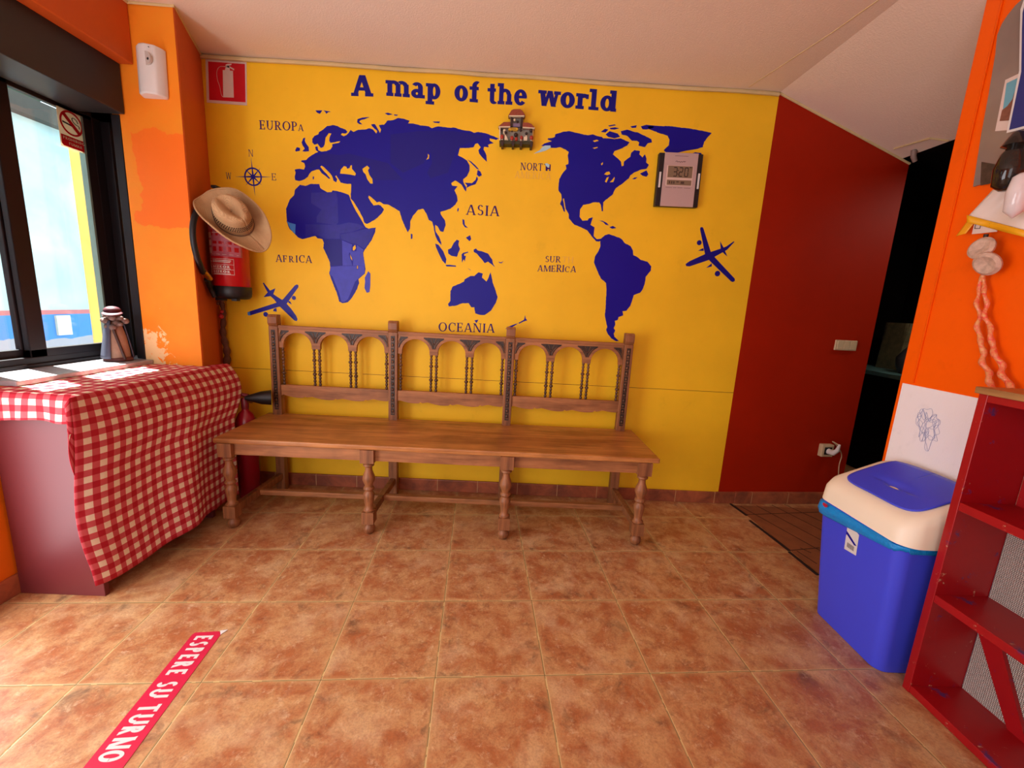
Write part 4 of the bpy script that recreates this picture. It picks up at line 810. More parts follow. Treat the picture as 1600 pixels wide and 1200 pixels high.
for x, y, r in ((690, 760, .010), (460, 710, .006), (805, 650, .007), (935, 730, .007), (600, 680, .004), (1050, 660, .009), (730, 455, .006), (355, 640, .006)): mb.ball(sp(x, y, -.030), r, 12)
mb.build('dark_figures', M['brownd'], t, smooth=True, origin=sp(700, 760, -.03))
sprism([(620, 490), (790, 490), (790, 570), (620, 570)], -.030, -.012, 'balcony', plain('lilac balcony', (130, 112, 140), .5))

# digital clock
t = thing('digital_clock', 'grey and black digital wall clock showing 3:20', 'clock', wl(1061, 283, -.01))
cA, cB, cC = wl(1031, 238, -.03), wl(1099.5, 241, -.03), wl(1022.5, 321.5, -.03)
cu = (cB-cA); cv = (cC-cA); cv = cv-cu*(cv.dot(cu)/cu.dot(cu))*.75
def ck(a, b, Y=0): p = cA+cu*a+cv*b; return V((p.x, -.03+Y, p.z))
def crect(a0, a1, b0, b1, d0, d1, name, mat, **k): return MB().prism([[ck(a0, b0, d0), ck(a1, b0, d0), ck(a1, b1, d0), ck(a0, b1, d0)]], (0, d1-d0, 0)).build(name, mat, t, origin=ck(a0, b0, d0), **k)
crect(0, 1, 0, 1, 0, .029, 'casing', M['black'], bevel=.003); crect(.12, .88, -.003, 1.0, -.005, .002, 'front_plate', M['greymetal'], bevel=.001)
crect(.19, .80, .235, .615, -.0065, -.004, 'bezel', plain('bright bezel', (228, 200, 186), .35), bevel=.001)
crect(.215, .775, .245, .46, -.0075, -.005, 'screen', M['lcd']); crect(.215, .775, .505, .60, -.0075, -.005, 'screen', M['lcd'])
crect(.035, .075, .36, .65, -.004, .002, 'button_bar', M['white_pl'], bevel=.001); crect(.925, .965, .36, .65, -.004, .002, 'button_bar', M['white_pl'], bevel=.001)
def seg(x, on, mb, w=.075, y0=.275, h=.16):
    th = .016; yl = {'a': y0, 'g': y0+h/2, 'd': y0+h}
    for s_ in on:
        if s_ in 'agd': a0, a1, b0, b1 = x+.004, x+w-.004, yl[s_]-th/2, yl[s_]+th/2
        else: a0 = x-th/2 if s_ in 'fe' else x+w-th/2; a1 = a0+th; b0 = y0+.004 if s_ in 'fb' else y0+h/2+.004; b1 = b0+h/2-.008
        mb.prism([[ck(a0, b0, -.0075), ck(a1, b0, -.0075), ck(a1, b1, -.0075), ck(a0, b1, -.0075)]], (0, -.0005, 0))
mb = MB(); seg(.345, 'abgcd', mb); seg(.475, 'abged', mb); seg(.60, 'abcdef', mb)
for b in (.318, .385): mb.prism([[ck(.438, b, -.0075), ck(.456, b, -.0075), ck(.456, b+.018, -.0075), ck(.438, b+.018, -.0075)]], (0, -.0005, 0))
mb.build('digits', M['lcdline'], t, origin=ck(.4, .3))
mb = MB(); [mb.prism([[ck(a, b, -.0075), ck(a+w, b, -.0075), ck(a+w, b+h, -.0075), ck(a, b+h, -.0075)]], (0, -.0004, 0)) for a, b, w, h in ((.26, .53, .03, .045), (.31, .53, .03, .045), (.36, .53, .03, .045), (.43, .53, .06, .02), (.53, .53, .08, .045), (.70, .255, .05, .02))]
mb.build('small_digits', plain('dim lcd digits', (70, 56, 48), .4, 0), t, origin=ck(.3, .54))
mb = MB(); [mb.prism([[ck(a, b, -.005), ck(a+w, b, -.005), ck(a+w, b+.006, -.005), ck(a, b+.006, -.005)]], (0, -.0004, 0)) for a, b, w in ((.20, .645, .15), (.37, .645, .08), (.47, .645, .12), (.62, .645, .15), (.35, .055, .3))]
mb.tube(bez([ck(a, b, -.0055) for a, b in ((.37, .165), (.40, .15), (.42, .17), (.45, .16), (.48, .172), (.50, .158), (.53, .168), (.56, .15), (.58, .165), (.60, .15))], 4), .0011, 5)
mb.build('printed_marks', plain('grey print', (90, 70, 70), .5, 0), t, origin=ck(.4, .64))

# switch, socket and cable on the red wall
RV = V((cos(RA), sin(RA), 0))
def red_box(c, w, h, d, name, mat, parent=None, **k):
    c = V(c); n = -RN; return MB().obox(c-RV*w/2-V((0, 0, h/2))+n*.0005, RV*w, n*d, (0, 0, h)).build(name, mat, parent, origin=c, **k)
c = rd(1320, 539.5); t = thing('light_switch', 'small double light switch on the dark red wall', 'switch', c)
red_box(c, .135, .058, .010, 'plate', M['ivory'], t, bevel=.003)
for k in (-1, 0, 1): red_box(c-RN*.010+RV*.040*k, .036, .044, .004, 'rocker', M['ivory'], t, bevel=.001)
c = rd(1287, 702); t = thing('wall_socket', 'ivory wall socket low on the dark red wall', 'socket', c); red_box(c, .075, .075, .030, 'box', M['ivory'], t, bevel=.004); red_box(c-RN*.030, .045, .045, .002, 'socket_face', M['black'], t)
c2 = c-RN*.033
t = thing('plug_cable', 'white plug with a thin cable hanging from the wall socket', 'cable', c2)
mb = MB(); mb.tube([c2, c2-RN*.03+V((.006, 0, 0)), c2-RN*.045+V((.012, 0, .02)), c2-RN*.04+RV*.025+V((0, 0, .055))], [.017, .016, .012, .006], 12); mb.build('plug', M['white_pl'], t, smooth=True, origin=c2)
cb = bez([c2-RN*.04+RV*.025+V((0, 0, .05)), rd(1301, 690, .05), rd(1308, 697, .03), rd(1315, 711, .02), rd(1311, 728, .02), rd(1308, 760, .02), V((2.02, .02, .02))], 8)
MB().tube(cb, .0028, 8).build('cable', M['ivory'], t, smooth=True, origin=c2)

# ================================================================== BENCH
LX = [-1.236, -.599, .038, .675]; PXB = [-1.218, -.592, .030, .664]
bn = thing('bench', 'long brown wooden bench with arched carved backrest and turned legs', 'bench', (-.28, -.28, 0))
mb = MB(); mb.box(-1.285, .738, -.520, -.060, .421, .445)
mb.build('seat', M['oak_seat'], bn, bevel=.006, origin=(-.28, -.29, .43))
mb = MB(); mb.box(LX[0], LX[3], -.497, -.472, .362, .421); mb.build('apron', M['oak'], bn, bevel=.002, origin=(-.28, -.48, .39))
mb = MB(); mb.box(LX[0], LX[3], -.100, -.080, .355, .421); mb.box(LX[0]-.01, LX[0]+.012, -.47, -.08, .355, .421); mb.box(LX[3]-.012, LX[3]+.01, -.47, -.08, .355, .421); mb.build('apron', M['oak'], bn, bevel=.002, origin=(-.28, -.1, .39))
LP = [(.022, .114), (.026, .116), (.0265, .122), (.018, .130), (.019, .150), (.0245, .185), (.026, .20), (.018, .212), (.0165, .216), (.0245, .224), (.0245, .230), (.017, .238), (.019, .248), (.0285, .270), (.027, .286), (.0165, .315), (.0155, .333), (.025, .340), (.025, .345), (.021, .349), (.0285, .356), (.026, .360)]
for k, x in enumerate(LX):
    mb = MB(); mb.lathe(LP, (x, -.492, 0), 28); mb.box(x-.027, x+.027, -.519, -.465, .056, .115)
    mb.lathe([(.010, .0), (.021, .006), (.027, .022), (.026, .034), (.019, .044), (.016, .048), (.021, .052), (.021, .058)], (x, -.492, 0), 28)
    if k: mb.box(x-.031, x+.031, -.522, -.462, .358, .421)
    else: mb.box(x-.031, x+.031, -.522, -.462, .358, .421)
    mb.build('leg', M['oakz'], bn, smooth=True, origin=(x, -.492, 0))
    mb = MB(); mb.obox((x-.014, -.470, .070), (.028, 0, 0), (PXB[k]-x, .375, 0), (0, 0, .036)); mb.build('stretcher', M['oakz'], bn, bevel=.003, origin=(x, -.3, .09))
for k in range(3):
    mb = MB(); mb.box(LX[k]+.014, LX[k+1]-.010, -.305, -.275, .074, .100); mb.build('stretcher', M['oak'], bn, bevel=.003, origin=(LX[k]+.3, -.29, .09))
for x in PXB:
    mb = MB(); mb.box(x-.024, x+.024, -.100, -.058, 0, .925)
    mb.prism([[(x-.024, -.100, .925), (x-.024, -.108, .940), (x-.024, -.108, .972), (x-.024, -.098, .984), (x-.024, -.062, .984), (x-.024, -.058, .925)]], (.048, 0, 0))
    ps = mb.build('back_post', M['oakz'], bn, bevel=.003, origin=(x, -.08, .45))
    mb = MB(); mb.box(x-.0105, x+.0105, -.1015, -.099, .475, .905)
    cv_ = mb.build('carved_channel', M['carve'], ps, origin=(x, -.1, .7))
    mb = MB(); z = .485; i = 0
    while z < .895:
        if i % 2: mb.ball((x, -.1015, z), .0065, 10, sz=1.3); z += .017
        else: mb.box(x-.008, x+.008, -.1035, -.1, z-.003, z+.003); z += .013
        i += 1
    mb.build('carving', M['spin'], ps, smooth=True, origin=(x, -.1, .7))
for k in range(3):
    x0, x1 = PXB[k]+.024, PXB[k+1]-.024; wd = x1-x0; aw = wd/3; TZ, BZ, SPR = .922, .812, .826
    top = .922; r = (aw-.045)/2
    loops = [(x0, top), (x1, top), (x1, BZ)]
    for j in (2, 1, 0):
        cx = x0+aw*(j+.5)
        loops.append((cx+r, BZ)); loops.append((cx+r, SPR))
        for i in range(1, 16): a = pi*i/16; loops.append((cx+r*cos(a), SPR+r*.92*sin(a)))
        loops.append((cx-r, SPR)); loops.append((cx-r, BZ))
    loops.append((x0, BZ))
    mb = MB(); mb.prism([[(x, -.092, z) for x, z in loops]], (0, .022, 0)); mb.box(x0, x1, -.096, -.066, .915, .930)
    pn = mb.build('arch_panel', M['oak'], bn, bevel=.0015, origin=(x0+wd/2, -.08, .87))
    for j in range(4):
        mb = MB(); mb2 = MB()
        cL = x0+aw*(j-.5); cR = x0+aw*(j+.5); ro = r+.016; zt = .905
        pts = []
        xa = max(cL+ro*.35, x0+.012) if j else x0+.012; xb = min(cR-ro*.35, x1-.012) if j < 3 else x1-.012
        if j:                                          # down along the right shoulder of the arch on the left
            for i in range(6, 0, -1): pass
        left = [(cL+ro*cos(radians(a_)), SPR+ro*.92*sin(radians(a_))) for a_ in (62, 50, 38, 26, 14)] if j else [(x0+.012, zt), (x0+.012, SPR+.012)]
        right = [(cR-ro*cos(radians(a_)), SPR+ro*.92*sin(radians(a_))) for a_ in (14, 26, 38, 50, 62)] if j < 3 else [(x1-.012, SPR+.012), (x1-.012, zt)]
        pts = left+right; pts = [(min(max(x, x0+.01), x1-.01), min(z, zt)) for x, z in pts]
        if j and j < 3: pts = [(left[0][0], zt)]+pts+[(right[-1][0], zt)]
        elif j == 0: pts = pts+[(right[-1][0], zt)]
        else: pts = [(left[0][0], zt)]+pts
        mb.prism([[(x, -.0928, z) for x, z in pts]], (0, .0015, 0))
        xm = x0+aw*j; zs = (0, ) if 0 < j < 3 else (0,)
        for sgn in ((-1, 1) if 0 < j < 3 else ((1,) if j == 0 else (-1,))):
            q0 = V((xm+sgn*.004, -.0935, .845)); q1 = V((xm+sgn*.014, -.0945, .872)); q2_ = V((xm+sgn*.034, -.0935, .893)); mb2.tube(bez([q0, q1, q2_], 4), [.0035]*4+[.003]*4+[.001], 6, sy=.7)
            q1 = V((xm+sgn*.008, -.0945, .885)); mb2.tube(bez([q0, q1, V((xm+sgn*.016, -.0935, .902))], 4), .002, 6, sy=.7)
        if 0 < j < 3: mb2.ball((xm, -.094, .872), .0045, 8)
        sx_ = min(max(x0+aw*j, x0+.015), x1-.015); spn = mb.build('spandrel', M['carve'], pn, origin=(sx_, -.093, .88), label='carved spandrel coloured dark for a recessed look'); mb2.build('carving', M['spin'], pn, smooth=True, origin=(sx_, -.094, .88))
    # spindles
    for j in range(3):
        cx = x0+aw*(j+.5)
        for sgn in (-1, 1):
            xs = cx+sgn*(r+.0085); prof = [(.0075, .606)]; nb = 11; z = .610
            for i in range(nb):
                h = .0188; rr = .0068 if i % 4 != 3 else .0098
                prof += [(.0045, z), (rr*.82+.001, z+h*.22), (rr+.0012, z+h*.5), (rr*.82+.001, z+h*.78)]; z += h
            prof += [(.0045, z), (.0075, .814)]
            MB().lathe(prof, (xs, -.081, 0), 12).build('spindle', M['spin'], bn, smooth=True, origin=(xs, -.081, .71))
    # lower rail with a scalloped edge
    pts = [(x0, .611), (x1, .611), (x1, .552)]
    n = 60
    for i in range(1, n):
        f = 1-i/n; x = x0+wd*f; z = .560-.012*abs(sin(f*pi*3.5))-.010*sin(f*pi)
        if abs((f*7) % 1-.5) < .03: z += .006
        pts.append((x, z))
    pts.append((x0, .552))
    mb = MB(); mb.prism([[(x, -.092, z) for x, z in pts]], (0, .022, 0)); mb.build('lower_rail', M['oak'], bn, bevel=.001, origin=(x0+wd/2, -.08, .58))

# ================================================================== DESK WITH CLOTH
dk = thing('desk', 'dull red desk under the checked cloth below the window', 'table', (-1.53, -.68, 0))
MB().box(-1.677, -1.382, -.985, -.965, 0, .715).build('side_panel', M['desk'], dk, bevel=.002, origin=(-1.53, -.935, .3))
MB().box(-1.677, -1.382, -.42, -.40, 0, .715).build('side_panel', M['desk'], dk, bevel=.002, origin=(-1.53, -.41, .3))
MB().box(-1.677, -1.60, -.965, -.42, .05, .715).build('back_panel', M['desk'], dk, origin=(-1.64, -.68, .3))
MB().box(-1.677, -1.372, -.995, -.367, .715, .738).build('tabletop', M['desk'], dk, bevel=.002, origin=(-1.53, -.68, .72))
TZ = .7410; XS = -1.362
def cz(x, y): return TZ+.0015*sin(x*30)+.001*sin(y*23)
mb = MB()
def side(u, v):                                    # u along Y, v down
    near = -1.035-.012*v; far0 = -.262
    L_ = .665+.01*sin(u*9)
    d = v*L_
    far = far0+(.085*sin(min(1, v/.42)*pi)*(1 if v < .42 else 0))-.05*max(0, (v-.42)/.58)
    y = near+(far-near)*u+(.012*sin(v*7)*(1-u))
    drop = min(1, d/.03)
    z = TZ-max(0, d-.006)
    amp = .006+.030*v
    x = XS+.004*drop+amp*.55*(1+sin(u*11+1.2+v*.8))*min(1, v*2.2)+.030*v*(1-abs(u-.45))+.012*sin(u*23+2*v)*v*(.4)
    if d < .006: z = TZ; x = XS-.002
    k_ = max(0, 1-u/.22)**1.5; x = x*(1-k_)+(XS+.006-.02*sin(pi*min(1, v*1.1)))*k_
    return V((x, y, max(z, .02)))
mb.grid(side, 90, 50, lambda u, v: ((.80*u)*.97, v*.665))
mb.grid(lambda u, v: V((-1.672+(XS-.002+1.672)*u, -1.0+(.633)*v, cz(u, v))), 14, 40, lambda u, v: ((.035+.633*v)*.97, -(1-u)*.31))
def nearflap(u, v):
    x = -1.672+(XS+.0-.002+1.672)*u; return V((x, -1.0-.006*min(1, v*5)-.010*v-.006*v*sin(u*17), TZ-v*(.088+.004*sin(u*9)) if v > 0 else cz(u, 0)))
mb.grid(nearflap, 30, 8, lambda u, v: (.018-v*.09, -(1-u)*.31))
# corner fold between flap and side
def corner(u, v):
    a = V((XS-.002, -1.006-.01*v, TZ-v*.088)); b = side(0, v*.40); m_ = V((XS-.02, -1.055, TZ-.05-v*.10))
    return (1-u)**2*a+2*u*(1-u)*m_+u*u*b
mb.grid(corner, 10, 12, lambda u, v: (.018-.03*(1-u), v*.27))
def farflap(u, v):
    a = side(1, v*.30); return a+V((-.040*u, -.085*u*(1-.2*v), 0))
mb.grid(farflap, 6, 10, lambda u, v: (.776+u*.1, v*.2))
tc = mb.build('tablecloth', M['gingham'], None, smooth=True, solid=.0018, origin=(XS, -.7, TZ)); tag(tc, 'red and white checked tablecloth hanging down over the desk', 'tablecloth')

# figurine on the sill
FO = V((-1.735, -.432, .7605)); t = thing('figurine', 'small cloaked figurine with dark red cap on the window sill', 'figurine', FO)
MB().lathe([(.050, 0), (.054, .004), (.052, .014), (.046, .018)], FO, 28, sy=.9).build('base', plain('dark red base', (88, 42, 40), .5), t, smooth=True, origin=FO)
MB().lathe([(.045, .016), (.043, .05), (.036, .11), (.024, .16), (.012, .175)], FO, 24).build('robe', plain('tan robe', (156, 124, 102), .7, .2, 40), t, smooth=True, origin=FO)
def cloak(u, v):
    a = radians(150)+radians(262)*u*(-1 if False else 1); a = radians(-75)-radians(255)*u; r = (.026+.028*v**.8)*(1+.06*sin(u*24)*v)
    return FO+V((r*cos(a)*1.05, r*sin(a), .178-.165*v))
MB().grid(cloak, 30, 12).build('cloak', plain('slate cloak', (70, 72, 92), .7, .2, 60), t, smooth=True, solid=.004, origin=FO+V((0, 0, .1)))
mb = MB(); rnd = random.Random(11)
for i in range(26): a = rnd.uniform(0, 2*pi); mb.ball(FO+V((cos(a)*rnd.uniform(.01, .05), sin(a)*rnd.uniform(.01, .045)-.008, .168+rnd.uniform(-.028, .03))), rnd.uniform(.008, .016), 8)
mb.build('collar_flowers', plain('dusty flowers', (150, 122, 112), .8, .5, 90), t, smooth=True, origin=FO+V((0, 0, .17)))
MB().ball(FO+V((0, -.004, .205)), .024, 16).build('head', plain('aged skin', (152, 118, 104), .6, .2), t, smooth=True, origin=FO+V((0, 0, .205)))
mb = MB(); mb.ball(FO+V((-.002, 0, .222)), .031, 16, sz=.62); mb.lathe([(.034, 0), (.036, .004), (.030, .008)], FO+V((.006, -.01, .208)), 18, (.1, -.2, 1)); mb.build('cap', plain('dark red cap', (92, 16, 34), .6, .3, 60), t, smooth=True, origin=FO+V((0, 0, .222)))
MB().tube([FO+V((.048, -.02, .01)), FO+V((.018, -.030, .15))], .0055, 8).build('staff', M['brownd'], t, smooth=True, origin=FO+V((.03, -.02, .08)))

# ================================================================== BIN
BX0, BX1, BY0, BY1 = 1.252, 1.452, -1.195, -.905
def rrect(x0, x1, y0, y1, r, n=6):
    out = []
    for cx, cy, a0 in ((x1-r, y1-r, 0), (x0+r, y1-r, 90), (x0+r, y0+r, 180), (x1-r, y0+r, 270)):
        for i in range(n+1): a = radians(a0+90*i/n); out.append((cx+r*cos(a), cy+r*sin(a)))
    return out
def loft(rings, cap0=True, cap1=True):
    mb = MB(); n = len(rings[0]); mb.v = [V(p) for r_ in rings for p in r_]
    for i in range(len(rings)-1):
        for k in range(n): l = (k+1) % n; mb.f.append((i*n+k, i*n+l, (i+1)*n+l, (i+1)*n+k))
    if cap0: mb.f.append(tuple(range(n))[::-1])
    if cap1: mb.f.append(tuple(range((len(rings)-1)*n, len(rings)*n)))
    return mb
t = thing('trash_bin', 'blue plastic bin with cream swing lid beside the red shelf', 'bin', (1.35, -1.05, 0))
loft([[(x, y, z) for x, y in rrect(BX0-.03*f, BX1+.012*f, BY0-.012*f, BY1+.045*f, .035)] for z, f in ((0.002, 0), (.006, .02), (.2, .45), (.458, 1))]).build('body', M['binblue'], t, smooth=True, origin=(1.35, -1.05, 0))
rings = []
for j, (z, o_) in enumerate(((.0, .0), (.08, .004), (.4, .009), (.8, .007), (1.0, -.004))):
    ring = []
    for i, (x, y) in enumerate(rrect(BX0-.028-o_, BX1+.012+o_*.2, BY0-.013-o_*.3, BY1+.045+o_, .04, 8)):
        zb = .388+.046*min(1, max(0, (-.90-y)/.33)); ring.append((x+.0015*sin(i*2.1+j), y+.0015*sin(i*1.3+j*2), zb+(.4510-zb)*z+(.004*sin(i*.9)+.002*sin(i*2.7) if j < 3 else 0)))
    rings.append(ring)
loft(rings, False, False).build('bin_bag', M['bag'], t, smooth=True, origin=(1.35, -1.05, .45), solid=.0015, label='bright blue bin liner under the lid')
Lx0, Lx1, Ly0, Ly1 = 1.216, 1.478, -1.222, -.850
def lidz(x): return .505+.100*min(1, max(0, (x-Lx0)/(1.44-Lx0)))**.85
rr = [[(x, y, .452) for x, y in rrect(Lx0, Lx1, Ly0, Ly1, .055, 8)],
      [(x, y, .452+.75*(lidz(x)-.452)) for x, y in rrect(Lx0+.003, Lx1-.002, Ly0+.003, Ly1-.003, .055, 8)],
      [(x, y, lidz(x)) for x, y in rrect(Lx0+.012, Lx1-.008, Ly0+.012, Ly1-.012, .05, 8)],
      [(x, y, lidz(x)+.008) for x, y in rrect(Lx0+.024, Lx1-.02, Ly0+.026, Ly1-.026, .045, 8)],
      [(x, y, lidz(x)+.010) for x, y in rrect(Lx0+.040, Lx1-.03, Ly0+.045, Ly1-.045, .02, 8)]]
lid = loft(rr).build('lid', M['bincream'], t, smooth=True, origin=(1.35, -1.05, .48), label='cream lid frame')
def flap(u, v):
    a = 2*pi*v; ca, sa = cos(a), sin(a); k = u*(abs(ca)**5+abs(sa)**5)**(-1/5); u, v = .5+.5*k*ca, .5+.5*k*sa
    x = Lx0+.040+(Lx1-.018-Lx0-.040)*u; y = Ly0+.042+(Ly1-Ly0-.088)*v; d = 0
    e_ = ((u-.34)/.10)**2+((v-.5)/.20)**2; d = -.012*math.exp(-e_*1.2) if u > .33 else -.012*math.exp(-e_*6)
    return V((x, y, lidz(x)+.0125+.004*sin(pi*v)+d))
mb = MB().grid(flap, 24, 96); mb.build('swing_flap', M['binblue'], t, smooth=True, solid=.004, origin=(1.35, -1.05, .54), label='blue swing flap')
MB().box(1.405, 1.425, Ly0-.004, Ly0+.006, .452, .485).build('lid_clip', M['bincream'], t, bevel=.004, origin=(1.41, Ly0, .46))
ls = [ax(1327, 822, 1.222), ax(1343, 833, 1.222), ax(1335, 866, 1.222), ax(1318, 856, 1.222)]
y0_, y1_ = -1.058, -1.008; z0_, z1_ = .322, .408
def lbp(a, b, off=0): z_ = z0_+(z1_-z0_)*b; y_ = y0_+(y1_-y0_)*(1-a)-.010*(1-b)*0; return V((1.252-.03*(.45+(z_-.2)/.258*.55)-.0014-off, y_, z_))
lbb = MB().prism([[lbp(0, 0), lbp(1, .06), lbp(1, .94), lbp(.8, 1), lbp(0, 1)]], (-.0006, 0, 0)).build('price_label', M['white_pl'], t, origin=lbp(.5, .5), label='white price label')
MB().prism([[lbp(0, .62, .0008), lbp(.05, .66, .0008), lbp(.75, .42, .0008), lbp(.95, .45, .0008), lbp(.25, .72, .0008), lbp(0, .80, .0008)]], (-.0003, 0, 0)).build('printed_swoosh', M['navy'], lbb, origin=lbp(0, .6))
mb = MB()
for i in range(12): mb.prism([[lbp(.20+i*.05, .16, .0008), lbp(.20+i*.05+.022+.01*(i % 3 == 0), .16, .0008), lbp(.20+i*.05+.022+.01*(i % 3 == 0), .36, .0008), lbp(.20+i*.05, .36, .0008)]], (-.0003, 0, 0))
mb.build('barcode', plain('barcode print', (110, 100, 100), .5, 0), lbb, origin=lbp(.5, .2))
c = V((BX0-.044, -.915, .440)); mb = MB(); mb.prism([[c+V((0, .012*cos(k*pi/6)*1.0, .0075*sin(k*pi/6)+(-.003 if k == 3 else 0))) for k in range(12)]], (-.001, 0, 0)); mb.build('bag_mark', plain('red heart mark', (180, 30, 60), .4), t, origin=c, label='red mark on the liner')

# ================================================================== RED SHELF
t = thing('shelf_unit', 'chipped red wooden shelf unit against the right wall', 'shelf', (1.37, -1.6, 0))
SX0, SX1, SY0, SY1 = 1.29, 1.452, -2.3, -1.243
MB().box(SX0, SX1, SY1-.022, SY1, 0, .935).build('side_panel', M['shelfred'], t, bevel=.0015, origin=(1.37, SY1, .4))
MB().box(SX0, SX1, SY0, SY0+.022, 0, .935).build('side_panel', M['shelfred'], t, bevel=.0015, origin=(1.37, SY0, .4))
for z in (.0, .312, .602): MB().box(SX0+.001, SX1, SY0+.022, SY1-.022, z+.002, z+.026).build('shelf', M['shelfred'], t, bevel=.0015, origin=(1.37, -1.7, z))
MB().box(SX0, SX1, SY0+.022, SY1-.022, .915, .935).build('top_rail', M['shelfred'], t, bevel=.0015, origin=(1.37, -1.7, .92))
MB().box(SX0-.008, SX1+.004, SY0-.01, SY1+.006, .935, .953).build('top_board', wood('plain tan wood', (176, 130, 78), (140, 96, 54), 1), t, bevel=.002, origin=(1.37, -1.7, .94), label='bare tan wooden top board')
MB().box(SX1-.002, SX1+.0015, SY0+.022, SY1-.024, .026, .602).build('mesh_back', M['mesh'], t, origin=(1.45, -1.7, .3), label='silver woven mesh back')
MB().box(SX1-.003, SX1+.002, SY0+.022, SY1-.024, .626, .93).build('back_board', M['shelfred'], t, origin=(1.45, -1.7, .8))
mb = MB(); mb.prism([[(SX1-.014, -1.267, .312), (SX1-.014, -1.267, .24), (SX1-.014, -1.395, .026), (SX1-.014, -1.44, .026), (SX1-.014, -1.290, .312)]], (.011, 0, 0)); mb.build('brace', M['shelfred'], t, origin=(1.44, -1.3, .15))
mb = MB(); mb.box(SX1-.03, SX1-.003, SY0+.022, SY1-.022, .580, .603); mb.build('batten', M['shelfred'], t, origin=(1.44, -1.6, .59))

# ================================================================== FLOOR TAPE, BROWN SHEET
tp = [fl(303.5, 988), fl(345, 990)]; dirn = (fl(160, 1200)-fl(324, 989)).normalized(); wv = V((-dirn.y, dirn.x, 0)); wv = wv if wv.x > 0 else -wv
t0 = tp[0]; Wt = .088
t = thing('floor_tape', 'red floor sticker strip with white words ESPERE SU TURNO', 'floor sticker', t0)
MB().prism([[t0+V((.004, -.002, .0003)), t0+wv*(Wt-.012)+V((0, 0, .0003)), t0+wv*Wt+dirn*.014+V((0, 0, .0003)), t0+wv*Wt+dirn*.75+V((0, 0, .0003)), t0+dirn*.75+V((0, 0, .0003)), t0+dirn*.012+V((0, 0, .0003))]], (0, 0, .0008)).build('strip', plain('floor tape red', (214, 38, 74), .32, .06), t, origin=t0)
MB().prism([[t0+wv*(Wt-.010)+V((0, .002, .0014)), t0+wv*(Wt+.012)+V((0, .004, .0022)), t0+wv*(Wt-.0)+dirn*.016+V((0, 0, .0014))]], (0, 0, .0006)).build('peeled_corner', M['white_pl'], t, origin=t0, label='white peeled corner')
def tpt(px, py): p = fl(px, py); d = (p-t0).dot(dirn); return t0+dirn*d+wv*.017+V((0, 0, .0012))
lettering('ESPERE SU TURNO', tpt(316, 993), tpt(158, 1193), wv*.052, (0, 0, 1), 'bold', M['white_pl'], t, thick=.0004, gap=.12)
MA = V((1.385, -.02, 0)); t = thing('floor_sheet', 'thin brown floor sheet with dark lines beside the bin', 'mat', MA)
mb = MB(); fr_ = MB()
dv = V((.35, -.94, 0)).normalized()
sheet_lines = [(1.412, 0, .012), (1.47, .010, 0)]
mdark = plain('dark brown line', (34, 14, 10), .6, .2); mbrn = plain('brown sheet', (170, 104, 62), .5, .3, 14)
x0m, x1m, y0m, y1m = 1.392, 1.66, -.735, -.018
b_ = MB(); b_.prism([[(1.410, -.03, .0006), (2.0, -.03, .0006), (2.0, -.735, .0006), (1.449, -.735, .0006)]], (0, 0, .003)); b_.build('backing', mbrn, t, origin=MA)  # brown sheet laid over the tiles, crossed by dark lines below
mb = MB()
for a, c_ in (((1140, 788), (1165, 806)), ((1170, 814), (1231, 861)), ((1231, 863), (1275, 899))):
    p, q_ = fl(*a), fl(*c_); mb.prism([[p+V((0, 0, .0006)), p+V((.011, 0, .0006)), q_+V((.014, 0, .0006)), q_+V((0, 0, .0006))]], (0, 0, .0045))
mb.build('edge_strip', mdark, t, origin=MA, label='dark edge strip')
mb = MB()
for a, c_ in (((1157, 792), (1266, 853)), ((1182, 791), (1279, 843)), ((1206, 790), (1281, 828)), ((1225, 789), (1282, 815)), ((1245, 862), (1276, 882)), ((1236, 861), (1280, 857)), ((1167, 805), (1280, 801)), ((1250, 857), (1267, 865))):
    p, q_ = fl(*a), fl(*c_); d_ = (q_-p); n_ = V((-d_.y, d_.x, 0)).normalized()*.0022; q_ = q_+d_*.3 if a[1] < 800 else q_; mb.prism([[p-n_+V((0, 0, .0037)), p+n_+V((0, 0, .0037)), q_+n_+V((0, 0, .0037)), q_-n_+V((0, 0, .0037))]], (0, 0, .0006))
mb.build('dark_line', mdark, t, origin=MA)

# ================================================================== PARTITION OBJECTS
def pp(x, y, off=.002): return ax(x, y, PX-off)
t = thing('grey_wall_panel', 'grey glossy panel with rounded top corner on the orange partition', 'panel', pp(1540, 200))
q = [pp(*p) for p in ((1523, 292), (1536, 210), (1548, 145), (1558, 85), (1561, 55), (1568, 38), (1577, 24), (1590, 8))]; q = q+[V((PX-.002, -.98, 2.11)), V((PX-.002, -1.25, 2.11)), V((PX-.002, -1.25, 1.563)), pp(1562, 280)]
MB().prism([q], (-.006, 0, 0)).build('sheet', M['mirror'], t, origin=q[0])
def flat(name, label, cat, pts, off, mat, th=.001):
    q = [pp(x, y, off) for x, y in pts]; o = MB().prism([q], (-th, 0, 0)).build(name, mat, None, origin=q[0]); return tag(o, label, cat)
t = thing('postcard', 'small postcard of a tall building against blue sky, on the grey panel', 'postcard', pp(1578, 160))
def sub(parent, name, pts, off, mat, th=.0006): q = [pp(x, y, off) for x, y in pts]; return MB().prism([q], (-th, 0, 0)).build(name, mat, parent, origin=q[0])
sub(t, 'card', [(1571, 125), (1592, 115), (1602, 115), (1580, 203), (1555, 205)], .0085, M['sign_white'])
sub(t, 'sky', [(1573, 130), (1592, 121), (1600, 119), (1585, 180), (1565, 187)], .0095, plain('card sky', (110, 175, 195), .4))
